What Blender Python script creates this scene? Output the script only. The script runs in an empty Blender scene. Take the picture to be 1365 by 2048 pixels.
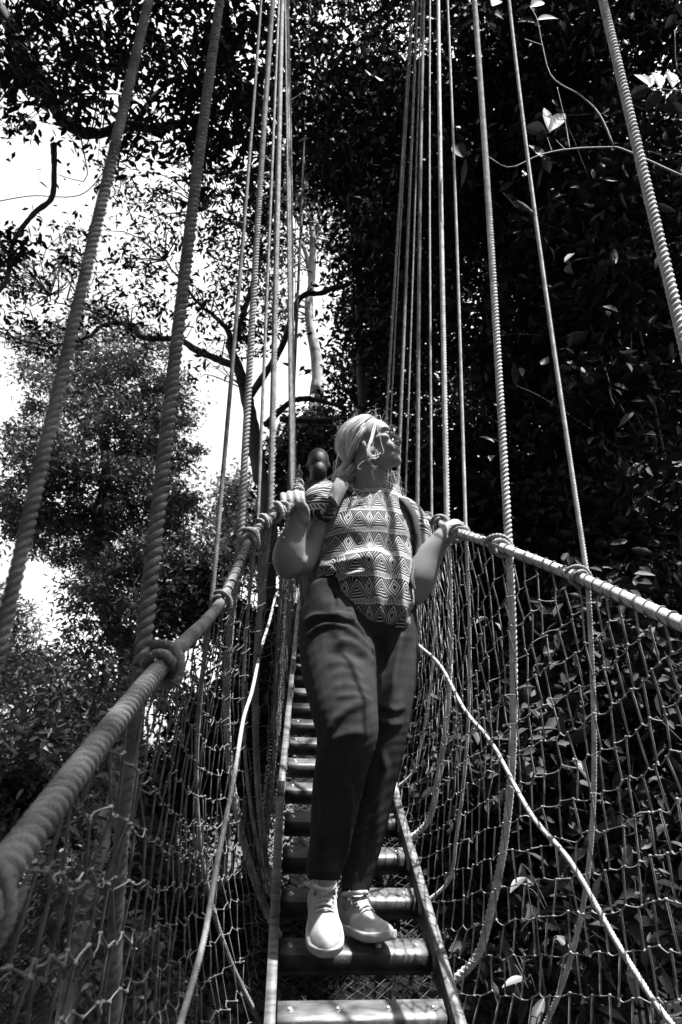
import bpy, bmesh, math, random
import numpy as np
from mathutils import Vector, Matrix
random.seed(7); rng = np.random.default_rng(7)
scene = bpy.context.scene
col = scene.collection
R = math.radians

# ---------------------------------------------------------------- camera
F = 1365.0                                   # focal length in pixels of the 1365 x 2048 photograph (24 mm)
PITCH, ROLL = R(22.0), R(0.8)
def cam_axes(yaw):
    f = Vector((math.sin(yaw)*math.cos(PITCH), math.cos(yaw)*math.cos(PITCH), math.sin(PITCH)))
    r = Vector((math.cos(yaw), -math.sin(yaw), 0)); u = r.cross(f)
    return (r*math.cos(ROLL) + u*math.sin(ROLL), u*math.cos(ROLL) - r*math.sin(ROLL), f)
def ray_(ax, px, py):
    return ax[0]*((px-682.5)/F) - ax[1]*((py-1024)/F) + ax[2]
YAW = R(3.6)
for _ in range(20):
    d_ = ray_(cam_axes(YAW), 594, 893); YAW -= math.atan2(d_.x, d_.y)
AX = cam_axes(YAW)
d_ = ray_(AX, 594, 893)
SLOPE = math.atan2(d_.z, d_.y)
cam_d = bpy.data.cameras.new('camera'); cam = bpy.data.objects.new('camera', cam_d); col.objects.link(cam)
m3 = Matrix((AX[0], AX[1], -AX[2])).transposed()
cam.matrix_world = m3.to_4x4()
cam_d.sensor_fit = 'VERTICAL'; cam_d.sensor_height = 36.0; cam_d.sensor_width = 24.0; cam_d.lens = 36.0*F/2048
cam_d.clip_start = 0.03; cam_d.clip_end = 600
cam_d.dof.use_dof = True; cam_d.dof.focus_distance = 2.3; cam_d.dof.aperture_fstop = 9.0
scene.camera = cam

# ---------------------------------------------------------------- sky, sun, exposure
SUN = Vector((0.28, -0.15, 0.95)).normalized()
w = bpy.data.worlds.new('World'); scene.world = w; w.use_nodes = True
nt = w.node_tree; nt.nodes.clear()
sk = nt.nodes.new('ShaderNodeTexSky'); sk.sky_type = 'NISHITA'; sk.sun_disc = False
sk.sun_elevation = math.asin(SUN.z); sk.sun_rotation = math.atan2(SUN.x, SUN.y)
sk.dust_density = 5.0; sk.air_density = 1.0
bw = nt.nodes.new('ShaderNodeRGBToBW'); bg = nt.nodes.new('ShaderNodeBackground'); wo = nt.nodes.new('ShaderNodeOutputWorld')
bg.inputs['Strength'].default_value = 0.15
nt.links.new(sk.outputs[0], bw.inputs[0]); nt.links.new(bw.outputs[0], bg.inputs[0]); nt.links.new(bg.outputs[0], wo.inputs[0])
sd = bpy.data.lights.new('sun', 'SUN'); sd.energy = 5.0; sd.angle = R(0.5); sd.color = (1, 1, 1)
so = bpy.data.objects.new('sun', sd); col.objects.link(so)
so.rotation_euler = SUN.to_track_quat('Z', 'Y').to_euler()
scene.view_settings.view_transform = 'Standard'; scene.view_settings.look = 'None'
scene.view_settings.exposure = 2.1; scene.view_settings.gamma = 1.0; scene.view_settings.use_curve_mapping = False
scene.render.engine = 'CYCLES'

# ---------------------------------------------------------------- helpers
def V(*a): return np.array(a, float)
AXn = [np.array(a) for a in AX]
def rayn(px, py): return AXn[0]*((px-682.5)/F) - AXn[1]*((py-1024)/F) + AXn[2]
def Wz(px, py, z): return rayn(px, py)*z                       # at depth z along the lens axis
def Wy(px, py, Y):                                             # at distance Y along the walkway
    d = rayn(px, py); return d*(Y/d[1])
cs, sn = math.cos(SLOPE), math.sin(SLOPE)
def B(L, S, N): return V(L, S*cs - N*sn, S*sn + N*cs)          # walkway frame: across, along, above

def tag(o, label=None, cat=None, group=None, kind=None):
    if label: o['label'] = label
    if cat: o['category'] = cat
    if group: o['group'] = group
    if kind: o['kind'] = kind
    return o
def empty(name, loc=(0, 0, 0)):
    o = bpy.data.objects.new(name, None); col.objects.link(o); o.location = loc; o.empty_display_size = .1
    return o
class MB:
    def __init__(s): s.v = []; s.f = []; s.n = 0
    def add(s, v, f):
        v = np.asarray(v, float).reshape(-1, 3); f = np.asarray(f, int)
        s.v.append(v); s.f.append(f + s.n); s.n += len(v); return s
    def grid(s, P, closed_u=False, cap=False):                 # P rows x cols x 3; columns may close
        r, c, _ = P.shape
        i = np.arange(r-1)[:, None]*c; j = np.arange(c if closed_u else c-1)[None, :]
        a = i + j; b = i + (j+1) % c
        f = np.stack([a, b, b + c, a + c], -1).reshape(-1, 4)
        base = s.n; s.add(P.reshape(-1, 3), f)
        if cap and closed_u:
            for row, flip in ((0, True), (r-1, False)):
                ctr = P[row].mean(0); k = s.n
                s.v.append(ctr[None]); s.n += 1
                idx = base + row*c + np.arange(c); nx = base + row*c + (np.arange(c)+1) % c
                t = np.stack([idx, nx, np.full(c, k), np.full(c, k)], -1)
                if flip: t = t[:, [1, 0, 2, 3]]
                s.f.append(t)
        return s
    def box(s, c, ax, h):                                      # centre, three axes, half sizes
        ax = [np.asarray(a, float) for a in ax]
        vs = [c + sx*h[0]*ax[0] + sy*h[1]*ax[1] + sz*h[2]*ax[2] for sx in (-1, 1) for sy in (-1, 1) for sz in (-1, 1)]
        return s.add(vs, [[0, 1, 3, 2], [4, 6, 7, 5], [0, 4, 5, 1], [2, 3, 7, 6], [0, 2, 6, 4], [1, 5, 7, 3]])
    def mesh(s, name, smooth=True):
        v = np.concatenate(s.v); f = np.concatenate([x.reshape(-1, 4) for x in s.f])
        tri = (f[:, 2] == f[:, 3])
        me = bpy.data.meshes.new(name); me.vertices.add(len(v)); me.vertices.foreach_set('co', v.astype(np.float32).ravel())
        tot = np.where(tri, 3, 4); st = np.concatenate([[0], np.cumsum(tot)[:-1]])
        keep = np.ones(f.shape, bool); keep[tri, 3] = False
        me.loops.add(int(tot.sum())); me.loops.foreach_set('vertex_index', f[keep].astype(np.int32))
        me.polygons.add(len(f)); me.polygons.foreach_set('loop_start', st.astype(np.int32))
        me.update(calc_edges=True); me.validate()
        if smooth: me.polygons.foreach_set('use_smooth', np.ones(len(me.polygons), bool))
        return me
    def obj(s, name, mat, parent=None, smooth=True, origin=None):
        if origin is not None: s.v = [x - np.asarray(origin) for x in s.v]
        me = s.mesh(name, smooth); me.materials.append(mat)
        o = bpy.data.objects.new(name, me); col.objects.link(o)
        if parent:
            o.parent = parent
            if origin is None: o.location = -parent.location if not parent.parent else -(parent.location)
        if origin is not None: o.location = origin
        return o
def child(mb, name, mat, parent, smooth=True):                 # parts are built in world coordinates, held by an unmoved parent
    me = mb.mesh(name, smooth); me.materials.append(mat)
    o = bpy.data.objects.new(name, me); col.objects.link(o); o.parent = parent
    bpy.context.view_layer.update() if False else None
    loc = Vector((0, 0, 0)); p = parent
    while p: loc += Vector(p.location); p = p.parent
    o.location = -loc
    return o
def spline(pts, n):                                            # Catmull-Rom through the points
    P = np.asarray(pts, float); P = np.vstack([2*P[0]-P[1], P, 2*P[-1]-P[-2]])
    k = len(P) - 3; t = np.linspace(0, k, n); i = np.minimum(t.astype(int), k-1); u = (t - i)[:, None]
    a, b, c, d = P[i], P[i+1], P[i+2], P[i+3]
    return .5*((2*b) + (c-a)*u + (2*a-5*b+4*c-d)*u*u + (3*b-a-3*c+d)*u**3)
def resample(P, step):
    s = np.concatenate([[0], np.cumsum(np.linalg.norm(np.diff(P, axis=0), axis=1))])
    n = max(2, int(s[-1]/step)+1); t = np.linspace(0, s[-1], n)
    return np.stack([np.interp(t, s, P[:, k]) for k in range(P.shape[1])], 1), t
def frames(P):
    T = np.gradient(P, axis=0); T /= np.linalg.norm(T, axis=1)[:, None] + 1e-12
    U = np.zeros_like(P); u = np.cross(T[0], [0.13, .97, .2]); u /= np.linalg.norm(u)
    for i in range(len(P)):
        u = u - T[i]*np.dot(u, T[i]); u /= np.linalg.norm(u) + 1e-12; U[i] = u
    return T, U, np.cross(T, U)
def tube(mb, P, r, sides=6, cap=False):
    P = np.asarray(P, float); r = np.broadcast_to(np.asarray(r, float), (len(P),))
    T, U, W_ = frames(P); a = np.linspace(0, 2*math.pi, sides, endpoint=False)
    G = P[:, None] + r[:, None, None]*(np.cos(a)[None, :, None]*U[:, None] + np.sin(a)[None, :, None]*W_[:, None])
    return mb.grid(G, True, cap)
def rope(mb, P, rad, lobes=3, pitch=1.9, per=7, sides=14, depth=.36, fray=0.0, hand=1):
    step = pitch*2*rad/lobes/per
    P, s = resample(np.asarray(P, float), step)
    T, U, W_ = frames(P); a = np.linspace(0, 2*math.pi, sides, endpoint=False)
    ph = a[None, :] - hand*2*math.pi*s[:, None]/(pitch*2*rad)
    c_ = np.abs(np.cos(lobes/2*ph)); rr = rad*(1 - depth + depth*c_**.7)
    if sides > 20: rr = rr*(1 + .022*np.sin(lobes*4.5*(a[None, :] + hand*.9*2*math.pi*s[:, None]/(pitch*2*rad))))
    if fray: rr = rr*(1 + fray*rng.standard_normal(rr.shape))
    G = P[:, None] + rr[..., None]*(np.cos(a)[None, :, None]*U[:, None] + np.sin(a)[None, :, None]*W_[:, None])
    return mb.grid(G, True, True)
def lathe(mb, c, axis, prof, n=10):                            # prof: (distance along axis, radius)
    axis = np.asarray(axis, float)/np.linalg.norm(axis); u = np.cross(axis, [.3, .2, .93]); u /= np.linalg.norm(u); w_ = np.cross(axis, u)
    a = np.linspace(0, 2*math.pi, n, endpoint=False)
    G = np.array([c + axis*h + r_*(np.cos(a)[:, None]*u + np.sin(a)[:, None]*w_) for h, r_ in prof])
    return mb.grid(G, True, True)

# ---------------------------------------------------------------- materials (all grey: the place is photographed in black and white)
def mat(name, lo, hi, rough=.8, scale=8, metal=0.0, spec=.3, bump=0.0, bscale=60, detail=4, stretch=None, transl=0.0, coat=0):
    m = bpy.data.materials.new(name); m.use_nodes = True; t = m.node_tree; N = t.nodes; L = t.links
    p = N['Principled BSDF']; p.inputs['Roughness'].default_value = rough; p.inputs['Metallic'].default_value = metal
    p.inputs['Specular IOR Level'].default_value = spec
    if coat: p.inputs['Coat Weight'].default_value = coat; p.inputs['Coat Roughness'].default_value = .15
    tc = N.new('ShaderNodeTexCoord'); src = tc.outputs['Object']
    if stretch:
        mp = N.new('ShaderNodeMapping'); mp.inputs['Scale'].default_value = stretch; L.new(src, mp.inputs[0]); src = mp.outputs[0]
    nz = N.new('ShaderNodeTexNoise'); nz.inputs['Scale'].default_value = scale; nz.inputs['Detail'].default_value = detail; L.new(src, nz.inputs[0])
    cr = N.new('ShaderNodeValToRGB'); cr.color_ramp.elements[0].position = .32; cr.color_ramp.elements[1].position = .68
    cr.color_ramp.elements[0].color = (lo, lo, lo, 1); cr.color_ramp.elements[1].color = (hi, hi, hi, 1)
    L.new(nz.outputs[0], cr.inputs[0]); L.new(cr.outputs[0], p.inputs['Base Color'])
    if bump:
        n2 = N.new('ShaderNodeTexNoise'); n2.inputs['Scale'].default_value = bscale; n2.inputs['Detail'].default_value = 3; L.new(src, n2.inputs[0])
        b = N.new('ShaderNodeBump'); b.inputs['Strength'].default_value = bump; b.inputs['Distance'].default_value = .004
        L.new(n2.outputs[0], b.inputs['Height']); L.new(b.outputs[0], p.inputs['Normal'])
    if transl:
        tr = N.new('ShaderNodeBsdfTranslucent'); L.new(cr.outputs[0], tr.inputs[0]); mx = N.new('ShaderNodeMixShader'); mx.inputs[0].default_value = transl
        out = N['Material Output']; L.new(p.outputs[0], mx.inputs[1]); L.new(tr.outputs[0], mx.inputs[2]); L.new(mx.outputs[0], out.inputs[0])
    return m
M = {}
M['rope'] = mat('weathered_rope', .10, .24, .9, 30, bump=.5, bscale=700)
M['rope_pale'] = mat('pale_rope', .24, .46, .85, 30, bump=.4, bscale=700)  # right-hand ropes: sunlit brightness is put into this paler tone
M['rope_dark'] = mat('dark_rope', .06, .16, .9, 30, bump=.5, bscale=700)  # shade of the near left ropes is in this tone; lashings use it too
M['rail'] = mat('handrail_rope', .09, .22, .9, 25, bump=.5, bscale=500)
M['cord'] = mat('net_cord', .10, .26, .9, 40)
M['cord_shaded'] = mat('shaded_net_cord', .05, .13, .9, 40)  # same cord, with the shade on the left net put into its colour
M['braid'] = mat('braided_rope', .17, .32, .8, 60, bump=.4, bscale=600)
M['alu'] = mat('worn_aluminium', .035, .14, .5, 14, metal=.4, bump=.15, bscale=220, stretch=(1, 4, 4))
M['alu_dark'] = mat('dark_aluminium', .012, .05, .6, 18, metal=.2, bump=.3, bscale=150)
M['steel'] = mat('steel_bolt', .35, .55, .35, 40, metal=.8)
M['wire'] = mat('mesh_wire', .015, .035, .6, 40, metal=.4)
M['bark'] = mat('dark_bark', .02, .06, .9, 6, bump=.6, bscale=30, stretch=(1, 1, .25))
M['bark_pale'] = mat('pale_bark', .09, .34, .9, 5, bump=.5, bscale=30, detail=8)
M['leaf_dark'] = mat('dark_leaf', .010, .028, .6, .9, spec=.13)
M['leaf_mid'] = mat('mid_leaf', .04, .115, .5, 1.2, spec=.4, transl=.12)
M['leaf_pale'] = mat('pale_leaf', .06, .18, .5, 1.5, spec=.4, transl=.2)
M['leaf_dim'] = mat('dim_leaf', .035, .085, .5, 6, spec=.3)
M['leaf_near'] = mat('near_leaf', .012, .035, .65, 20, spec=.12, transl=.2, detail=6)
M['soil'] = mat('leaf_litter', .015, .05, .95, 3, bump=.8, bscale=12)
# ================================================================ THE WALKWAY
LC, NL = 0.217, -1.354                       # ladder: centre across, height below the eye (walkway frame)
SO = -.13
def bend(S): return LC + max(0.0, S-2.54)*0.0243
u_ax, n_ax, l_ax = B(0, 1, 0), B(0, 0, 1), V(1, 0, 0)
prof = [(0, 0), (-.052, 0), (-.060, -.003), (-.066, -.012), (-.071, -.022), (-.072, -.032), (-.066, -.038), (-.064, -.042),
        (-.069, -.047), (-.069, -.054), (-.060, -.058), (-.030, -.058), (-.030, -.055), (-.055, -.053), (-.060, -.036), (-.050, -.006), (0, -.005)]
def rung_mesh():
    mb = MB(); rows = []
    for k in np.linspace(-.207, .207, 9):
        rows.append([[k, s, n] for s, n in prof])
    mb.grid(np.array(rows), True, True); return mb.mesh('rung', False)
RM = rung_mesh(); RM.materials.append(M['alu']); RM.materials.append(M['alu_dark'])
for p_ in RM.polygons: p_.material_index = 0 if (p_.normal.z > .9 and p_.center.z > -.002) else 1  # top face gets the paler metal, all other faces the darker
bm_ = MB(); lathe(bm_, V(0, 0, 0), (0, 0, 1), [(-.002, .0062), (.0015, .0062), (.004, .005), (.0052, .0025)], 10); lathe(bm_, V(0,0,-.001), (0,0,1), [(0,.0095),(.0012,.0095)], 12)
BOLT = bm_.mesh('bolt'); BOLT.materials.append(M['steel'])
def ladder(name_lbl, S0, S1, rungs, lift=0.0, nb=99):
    yaw = -0.0252 if S0 > 2 else 0.0
    root = empty('ladder_section'); tag(root, name_lbl, 'ladder', 'ladder sections of the sloping walkway')
    o0 = B(bend(S0), S0, NL+lift)
    ul = u_ax*math.cos(yaw) - l_ax*math.sin(yaw); ll = l_ax*math.cos(yaw) + u_ax*math.sin(yaw)
    Mx = Matrix((ll, ul, n_ax)).transposed().to_4x4(); Mx.translation = Vector(o0); root.matrix_world = Mx
    Ln = S1 - S0
    for sx in (-1, 1):
        mb = MB(); segs = np.linspace(0, Ln, 14)
        pr = [(-.0135, .026), (-.012, .028), (.012, .028), (.0135, .026), (.0135, .020), (.003, .018), (.003, -.046), (.0135, -.048), (.0135, -.054), (-.0135, -.054), (-.0135, -.048), (-.003, -.046), (-.003, .018), (-.0135, .020)]
        mb.grid(np.array([[[sx*.224 + a*sx*-1 + rng.normal(0, .0004), s, b + rng.normal(0, .0003)] for a, b in pr] for s in segs])[:, ::(1 if sx < 0 else -1)], True, True)
        me = mb.mesh('stringer', False); me.materials.append(M['alu']); o = bpy.data.objects.new('stringer', me); col.objects.link(o); o.parent = root
    for i, s in enumerate(rungs):
        o = bpy.data.objects.new('rung', RM); col.objects.link(o); o.parent = root; o.location = (rng.normal(0, .001), s - S0, -.002 + rng.normal(0, .001)); o.rotation_euler = (rng.normal(0, .02), rng.normal(0, .004), rng.normal(0, .003))
        if i < nb:
            for bx in (-.178, -.062, .058, .172):
                b = bpy.data.objects.new('bolt', BOLT); col.objects.link(b); b.parent = o; b.location = (bx + rng.normal(0, .003), -.027, .0005)
    return root
S_R = [1.560 + .2165*k for k in range(-9, 37)]
ladder('nearest worn aluminium ladder section, woman standing on its rungs', -.5, 2.56, [s for s in S_R if -.45 < s < 2.54])
ladder('middle aluminium ladder section rising behind the legs', 2.49, 4.85, [s for s in S_R if 2.57 < s < 4.75], .006, 4)
ladder('farthest narrow ladder section high up the walkway behind the woman', 4.77, 8.9, [s for s in S_R if 4.8 < s < 8.8], -.004, 0)

# chain-link mesh slung under the ladder
mb = MB()
d = .042
for k in range(-30, 220):
    for sgn in (-1, 1):
        pts = []
        for j in range(13):
            L = -.30 + j*.05; S = .8 + k*d + sgn*(j*.05 - .3)*.9
            pts.append(B(LC + L, S, NL - .16 - .05*math.cos(L*4.5) + .004*((j + (sgn > 0)) % 2)))
        if True: tube(mb, pts, .0016, 4)
o = mb.obj('wire_mesh', M['wire']); tag(o, 'dark chain link wire mesh slung beneath the ladder rungs', 'wire mesh')

# handrail ropes ------------------------------------------------------------
RAIL_L = [Wz(-330, 2160, .30), Wz(-130, 1900, .38), Wz(10, 1735, .47), Wz(195, 1490, .70), Wz(330, 1325, 1.02), Wz(445, 1200, 1.75), Wz(503, 1074, 2.15), Wz(550, 1030, 2.30), Wz(588, 1008, 2.455),
          Wz(594, 990, 3.0), Wz(596, 970, 4.2), Wz(598, 945, 6.2), Wz(600, 930, 8.5)]
RAIL_R = [Wz(1900, 1510, .72), Wz(1560, 1340, 1.02), Wz(1365, 1248, 1.25), Wz(1165, 1158, 1.65), Wz(990, 1090, 2.05), Wz(930, 1069, 2.32), Wz(905, 1059, 2.46), Wz(880, 1047, 2.75), Wz(845, 1032, 3.3),
          Wz(800, 1005, 4.0), Wz(755, 975, 5.2), Wz(720, 955, 7.0), Wz(690, 940, 9.0)]
RAIL_L = [RAIL_L[0] - u_ax*1.3 - l_ax*.05] + RAIL_L; RAIL_R = [RAIL_R[0] - u_ax*1.3] + RAIL_R
CL, CR = spline(RAIL_L, 400), spline(RAIL_R, 400)
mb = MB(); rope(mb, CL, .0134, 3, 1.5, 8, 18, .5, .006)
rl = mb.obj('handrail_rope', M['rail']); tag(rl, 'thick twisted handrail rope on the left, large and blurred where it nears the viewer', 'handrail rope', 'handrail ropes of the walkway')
mb = MB(); rope(mb, CR, .0142, 3, 1.3, 4, 15, .30, .006)
rr_ = mb.obj('handrail_rope', M['rope_pale']); tag(rr_, 'thick twisted handrail rope along the right net, under the left hand of the woman', 'handrail rope', 'handrail ropes of the walkway')
def lashing(C, s0, s1, rad, name, mt, parent):                 # thin cord spiralling along the rail that ties the net on
    i0, i1 = int(s0*399), int(s1*399); P, s = resample(C[i0:i1], .006); T, U, W_ = frames(P)
    P, s = resample(C[i0:i1], .0025); T, U, W_ = frames(P)
    a = s*2*math.pi/.045 + .8*np.sin(s*23) + .5*np.sin(s*61); q = P + rad*(np.cos(a)[:, None]*U + np.sin(a)[:, None]*W_)
    mb = MB(); tube(mb, q, .0017, 5); return child(mb, name, mt, parent)
lashing(CR, .06, .95, .0155, 'net_lashing', M['rope_dark'], rr_)
lashing(CL, .46, .95, .0152, 'net_lashing', M['rope_dark'], rl)

def rail_at(C, S):                                             # rail point whose walkway distance is S
    s = C @ u_ax; k = int(np.argmin(np.abs(s - S))); return C[k]
def near_on(C, P): return int(np.argmin(np.linalg.norm(C - P, axis=1)))

# nets ------------------------------------------------------------------------
def net(side, C, S0, S1, lean, lbl):
    root = empty('safety_net'); tag(root, lbl, 'net', 'safety nets of the walkway')
    sp, nrow = (.060, 30) if side > 0 else (.062, 30)
    cols = int((S1-S0)/sp)
    P = np.zeros((cols+1, nrow+1, 3))
    dr = rng.normal(0, .004, (cols+1, nrow+1, 2))
    for i in range(cols+1):
        S = S0 + i*sp; top = C[int(np.argmin(np.abs(C @ u_ax - S)))] - n_ax*.012
        bot = B(bend(max(S-lean, 0)) + side*.262, S - lean, NL - .10)
        for k in range(nrow+1):
            t = k/nrow; p = top*(1-t) + bot*t + l_ax*((bot[0]-top[0])*((t**3.2 if side < 0 else t**4.5) - t) + side*.035*math.sin(math.pi*t))
            zig = ((i + k) % 2)*2 - 1
            p = p - u_ax*(zig*(.012 if side < 0 else .015) + dr[i, k, 0]) - n_ax*(zig*.012*(1 if side > 0 else .6) + dr[i, k, 1]) + l_ax*rng.normal(0, .004)
            P[i, k] = p
    for i in range(cols):
        mb = MB(); near = (S0 + i*sp) < 2.6
        q = []
        for k in range(nrow+1): q.append(P[i, k])
        tube(mb, np.array(q), .0023 if side > 0 else .0018, 5 if near else 3)
        for k in range(1, nrow):
            if (i + k) % 2: continue
            a, b = P[i, k], P[i+1, k]
            mid = (a+b)/2 - n_ax*.002 + rng.normal(0, .003, 3)
            tube(mb, spline([a, mid, b], 5 if near else 3), .0013, 4 if near else 3)
            for e, o_ in ((a, b), (b, a)) if S0 + i*sp < 3.6 else ():                     # the knots
                ax_ = (o_-e)/np.linalg.norm(o_-e)
                lathe(mb, e - ax_*.004, ax_, [(0, .0014), (.002, .0031), (.005, .0033), (.008, .0014)], 5 if near else 4)
        child(mb, 'net_cord', M['cord'] if side > 0 else M['cord_shaded'], root)
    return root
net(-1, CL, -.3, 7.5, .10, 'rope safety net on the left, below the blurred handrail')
net(1, CR, -.2, 7.8, .42, 'rope safety net on the right, under the hand of the woman')

# hanging ropes ----------------------------------------------------------------
KN = {}
def coil(mb, C, k, rad, rr, turns, width, seed):
    T = C[min(k+1, 399)] - C[max(k-1, 0)]; T /= np.linalg.norm(T); U = np.cross(T, [0, 0, 1.]); U /= np.linalg.norm(U); W_ = np.cross(U, T)
    g = np.random.default_rng(seed); t = np.linspace(0, 1, int(turns*14))
    a = t*turns*2*math.pi + g.uniform(0, 6)
    T = T + U*g.uniform(-.1, .1); q = C[k] + T*((t-.5)*width + width*.22*np.sin(a + g.uniform(0, 6)) + width*.08*np.sin(a*2.7))[:, None] + (.0016*np.sin(a*1.7 + g.uniform(0, 6)))[:, None]*W_ + (rad + rr*.75 + rr*.5*np.sin(a*.37)[:, None]*0.6)*(np.cos(a)[:, None]*U + np.sin(a)[:, None]*W_)
    rope(mb, q, rr, 3, 1.8, 4, 9, .42, .01)
    # the crossing part on top of the turns
    a2 = np.linspace(-.6, 3.0, 14); q2 = C[k] + T*np.linspace(-width*.6, width*.6, 14)[:, None] + (rad + rr*2.1)*(np.cos(a2)[:, None]*U + np.sin(a2)[:, None]*W_)
    rope(mb, q2, rr, 3, 1.8, 4, 9, .42, .01)
def hang(side, bot, top, z, dia, lbl, mt, lean=1.15, C=None, low=True, lod=0):
    C = CL if side < 0 else CR
    b = Wz(*bot, z); k = near_on(C, b); b = C[k] + l_ax*side*(.016 + dia*.5)
    tp = Wy(top[0], top[1], b[1]*lean)
    root = empty('hanging_rope', b); tag(root, lbl, 'rope', 'ropes that hang the walkway, left side' if side < 0 else 'ropes that hang the walkway, right side')
    mb = MB(); sag = np.linspace(0, 1, 60)
    P = b + (tp - b)*sag[:, None] + l_ax*(np.sin(sag*math.pi)*.006*rng.normal())[:, None]
    rope(mb, P, dia/2, 3, 1.9, (6 if z < 1.3 else 5 if dia > .02 else 4, 3, 3)[lod], (18 if z < 1.3 else 15 if dia > .02 else 10, 8, 6)[lod], .5, .008)
    child(mb, 'upper_rope', mt, root)
    mb = MB(); coil(mb, C, k, .0155, min(dia*.40, .0078), 2.7 if dia > .02 else 2.3, .052 if dia > .02 else .036, int(z*1000))
    child(mb, 'knot', M['rope'] if side > 0 else mt, root)
    if low:
        S = float(b @ u_ax); e = B(bend(max(0, S-.10)) + side*(.258 if side < 0 else .36), S - (.10 if side < 0 else .16), NL - .09)
        def at_(t): return b*(1-t) + e*t + l_ax*((e[0]-b[0])*((t**3.4 if side < 0 else t**5) - t) + side*.03*math.sin(math.pi*t))
        q = spline([at_(t_) for t_ in np.linspace(0, 1, 9)] + [e - l_ax*side*(.05 if side < 0 else .10) - n_ax*.10], 90)
        mb = MB(); rope(mb, q, dia*.5, 3, 1.9, (4, 3, 3)[lod], (10, 7, 5)[lod], .5, .008)
        child(mb, 'lower_rope', mt, root)
    return root
thick, thin = .026, .0135
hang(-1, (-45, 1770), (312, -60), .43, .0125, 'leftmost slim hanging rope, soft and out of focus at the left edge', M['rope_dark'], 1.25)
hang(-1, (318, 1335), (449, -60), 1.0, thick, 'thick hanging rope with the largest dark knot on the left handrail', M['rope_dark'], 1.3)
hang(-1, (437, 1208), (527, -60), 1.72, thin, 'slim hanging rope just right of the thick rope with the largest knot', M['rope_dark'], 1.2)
hang(-1, (500, 1078), (551, -60), 2.13, thick, 'thick hanging rope tied to the left handrail near the raised elbow', M['rope'], 1.2)
hang(-1, (524, 1055), (561, -60), 2.26, thin, 'slim hanging rope beside the raised fist, left of its thick neighbour', M['rope'], 1.15, lod=1)
hang(-1, (540, 1040), (566, -60), 2.36, thick, 'thick hanging rope tied to the rail just before the raised fist', M['rope'], 1.15, lod=1)
ORD = ('first', 'second', 'third', 'fourth', 'fifth', 'sixth')
for i_, (bx, by, tx, z, dd) in enumerate(((578, 1000, 571, 2.8, thin), (587, 985, 574, 3.3, thick), (589, 975, 575, 3.8, thin), (592, 968, 576, 4.3, thick), (594, 958, 577, 5.0, thin), (596, 945, 578, 6.0, thick))):
    hang(-1, (bx, by), (tx-1, -60), z, dd, '%s rope, %s from the left of the tight bundle rising above the raised fist' % ('thick' if dd == thick else 'slim', ORD[i_]), M['rope'], 1.1, lod=2)
hang(1, (1480, 1300), (1192, -60), 1.1, thick, 'thick soft hanging rope that leaves at the right edge', M['rope_pale'], 1.25)
hang(1, (1152, 1152), (1012, -60), 1.66, thin, 'slim pale hanging rope tied to the right handrail halfway between hand and edge', M['rope_pale'], 1.2)
hang(1, (1000, 1095), (945, -60), 2.02, thick, 'thick pale hanging rope, first one right of the open hand', M['rope_pale'], 1.2)
hang(1, (938, 1070), (893, -60), 2.38, thin, 'slim hanging rope right at the fingertips of the open hand', M['rope_pale'], 1.18)
hang(1, (897, 1053), (876, -60), 2.75, thick, 'thick hanging rope passing just behind the open hand', M['rope_pale'], 1.15, lod=1)
hang(1, (858, 1038), (861, -60), 3.15, thin, 'slim hanging rope between shoulder strap and open hand', M['rope_pale'], 1.12, lod=1)
for i_, (bx, by, tx, z, dd) in enumerate(((826, 1022, 850, 3.6, thick), (806, 1009, 845, 3.95, thin), (790, 998, 838, 4.3, thick), (772, 986, 832, 4.75, thin), (760, 978, 828, 5.1, thick))):
    hang(1, (bx, by), (tx, -60), z, dd, 'distant %s rope, %s from the right in the fan beside the face' % ('thick' if dd == thick else 'slim', ORD[i_]), M['rope'], 1.08, lod=2)

# slack braided ropes along the nets ----------------------------------------------
def slack(pts, rad, lbl, nsp=300):
    P = spline([Wz(*p) for p in pts], nsp)
    mb = MB(); rope(mb, P, rad, 5, 2.6, 4, 12, .42, .02); o = mb.obj('slack_rope', M['braid']); tag(o, lbl, 'rope')
    return o
slack([(1500, 2200, 1.05), (1345, 2050, 1.2), (1240, 1895, 1.33), (1142, 1725, 1.48), (1060, 1625, 1.68), (985, 1488, 1.95), (930, 1420, 2.2), (880, 1330, 2.55), (833, 1285, 2.95), (800, 1240, 3.4), (770, 1190, 4.0)], .0064, 'pale braided rope sagging from knot to knot along the right net')
slack([(330, 2150, .95), (362, 2045, 1.05), (408, 1880, 1.2), (440, 1700, 1.4), (468, 1560, 1.65), (487, 1440, 1.95), (505, 1380, 2.1), (522, 1300, 2.4), (540, 1240, 2.8), (552, 1190, 3.3)], .0060, 'pale braided rope hanging down the left net')
# ================================================================ THE FOREST
GZ = -9.0
mb = MB(); n = 81; xs = np.linspace(-1, 1, n); xs = np.sign(xs)*np.abs(xs)**2.2*260
X, Y = np.meshgrid(xs, xs + 20); 
Z = GZ + .22*np.clip(Y-4, 0, 40)*np.clip(1.2-np.abs(X+3)/60, 0, 1) + .30*np.clip(X-4, 0, 30) + rng.normal(0, .12, X.shape)
mb.grid(np.stack([X, Y, Z], -1)); o = mb.obj('ground', M['soil']); tag(o, kind='structure')
def ground_z(x, y): return GZ + .22*min(max(y-4, 0), 40)*min(max(1.2-abs(x+3)/60, 0), 1) + .30*min(max(x-4, 0), 30)

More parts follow.
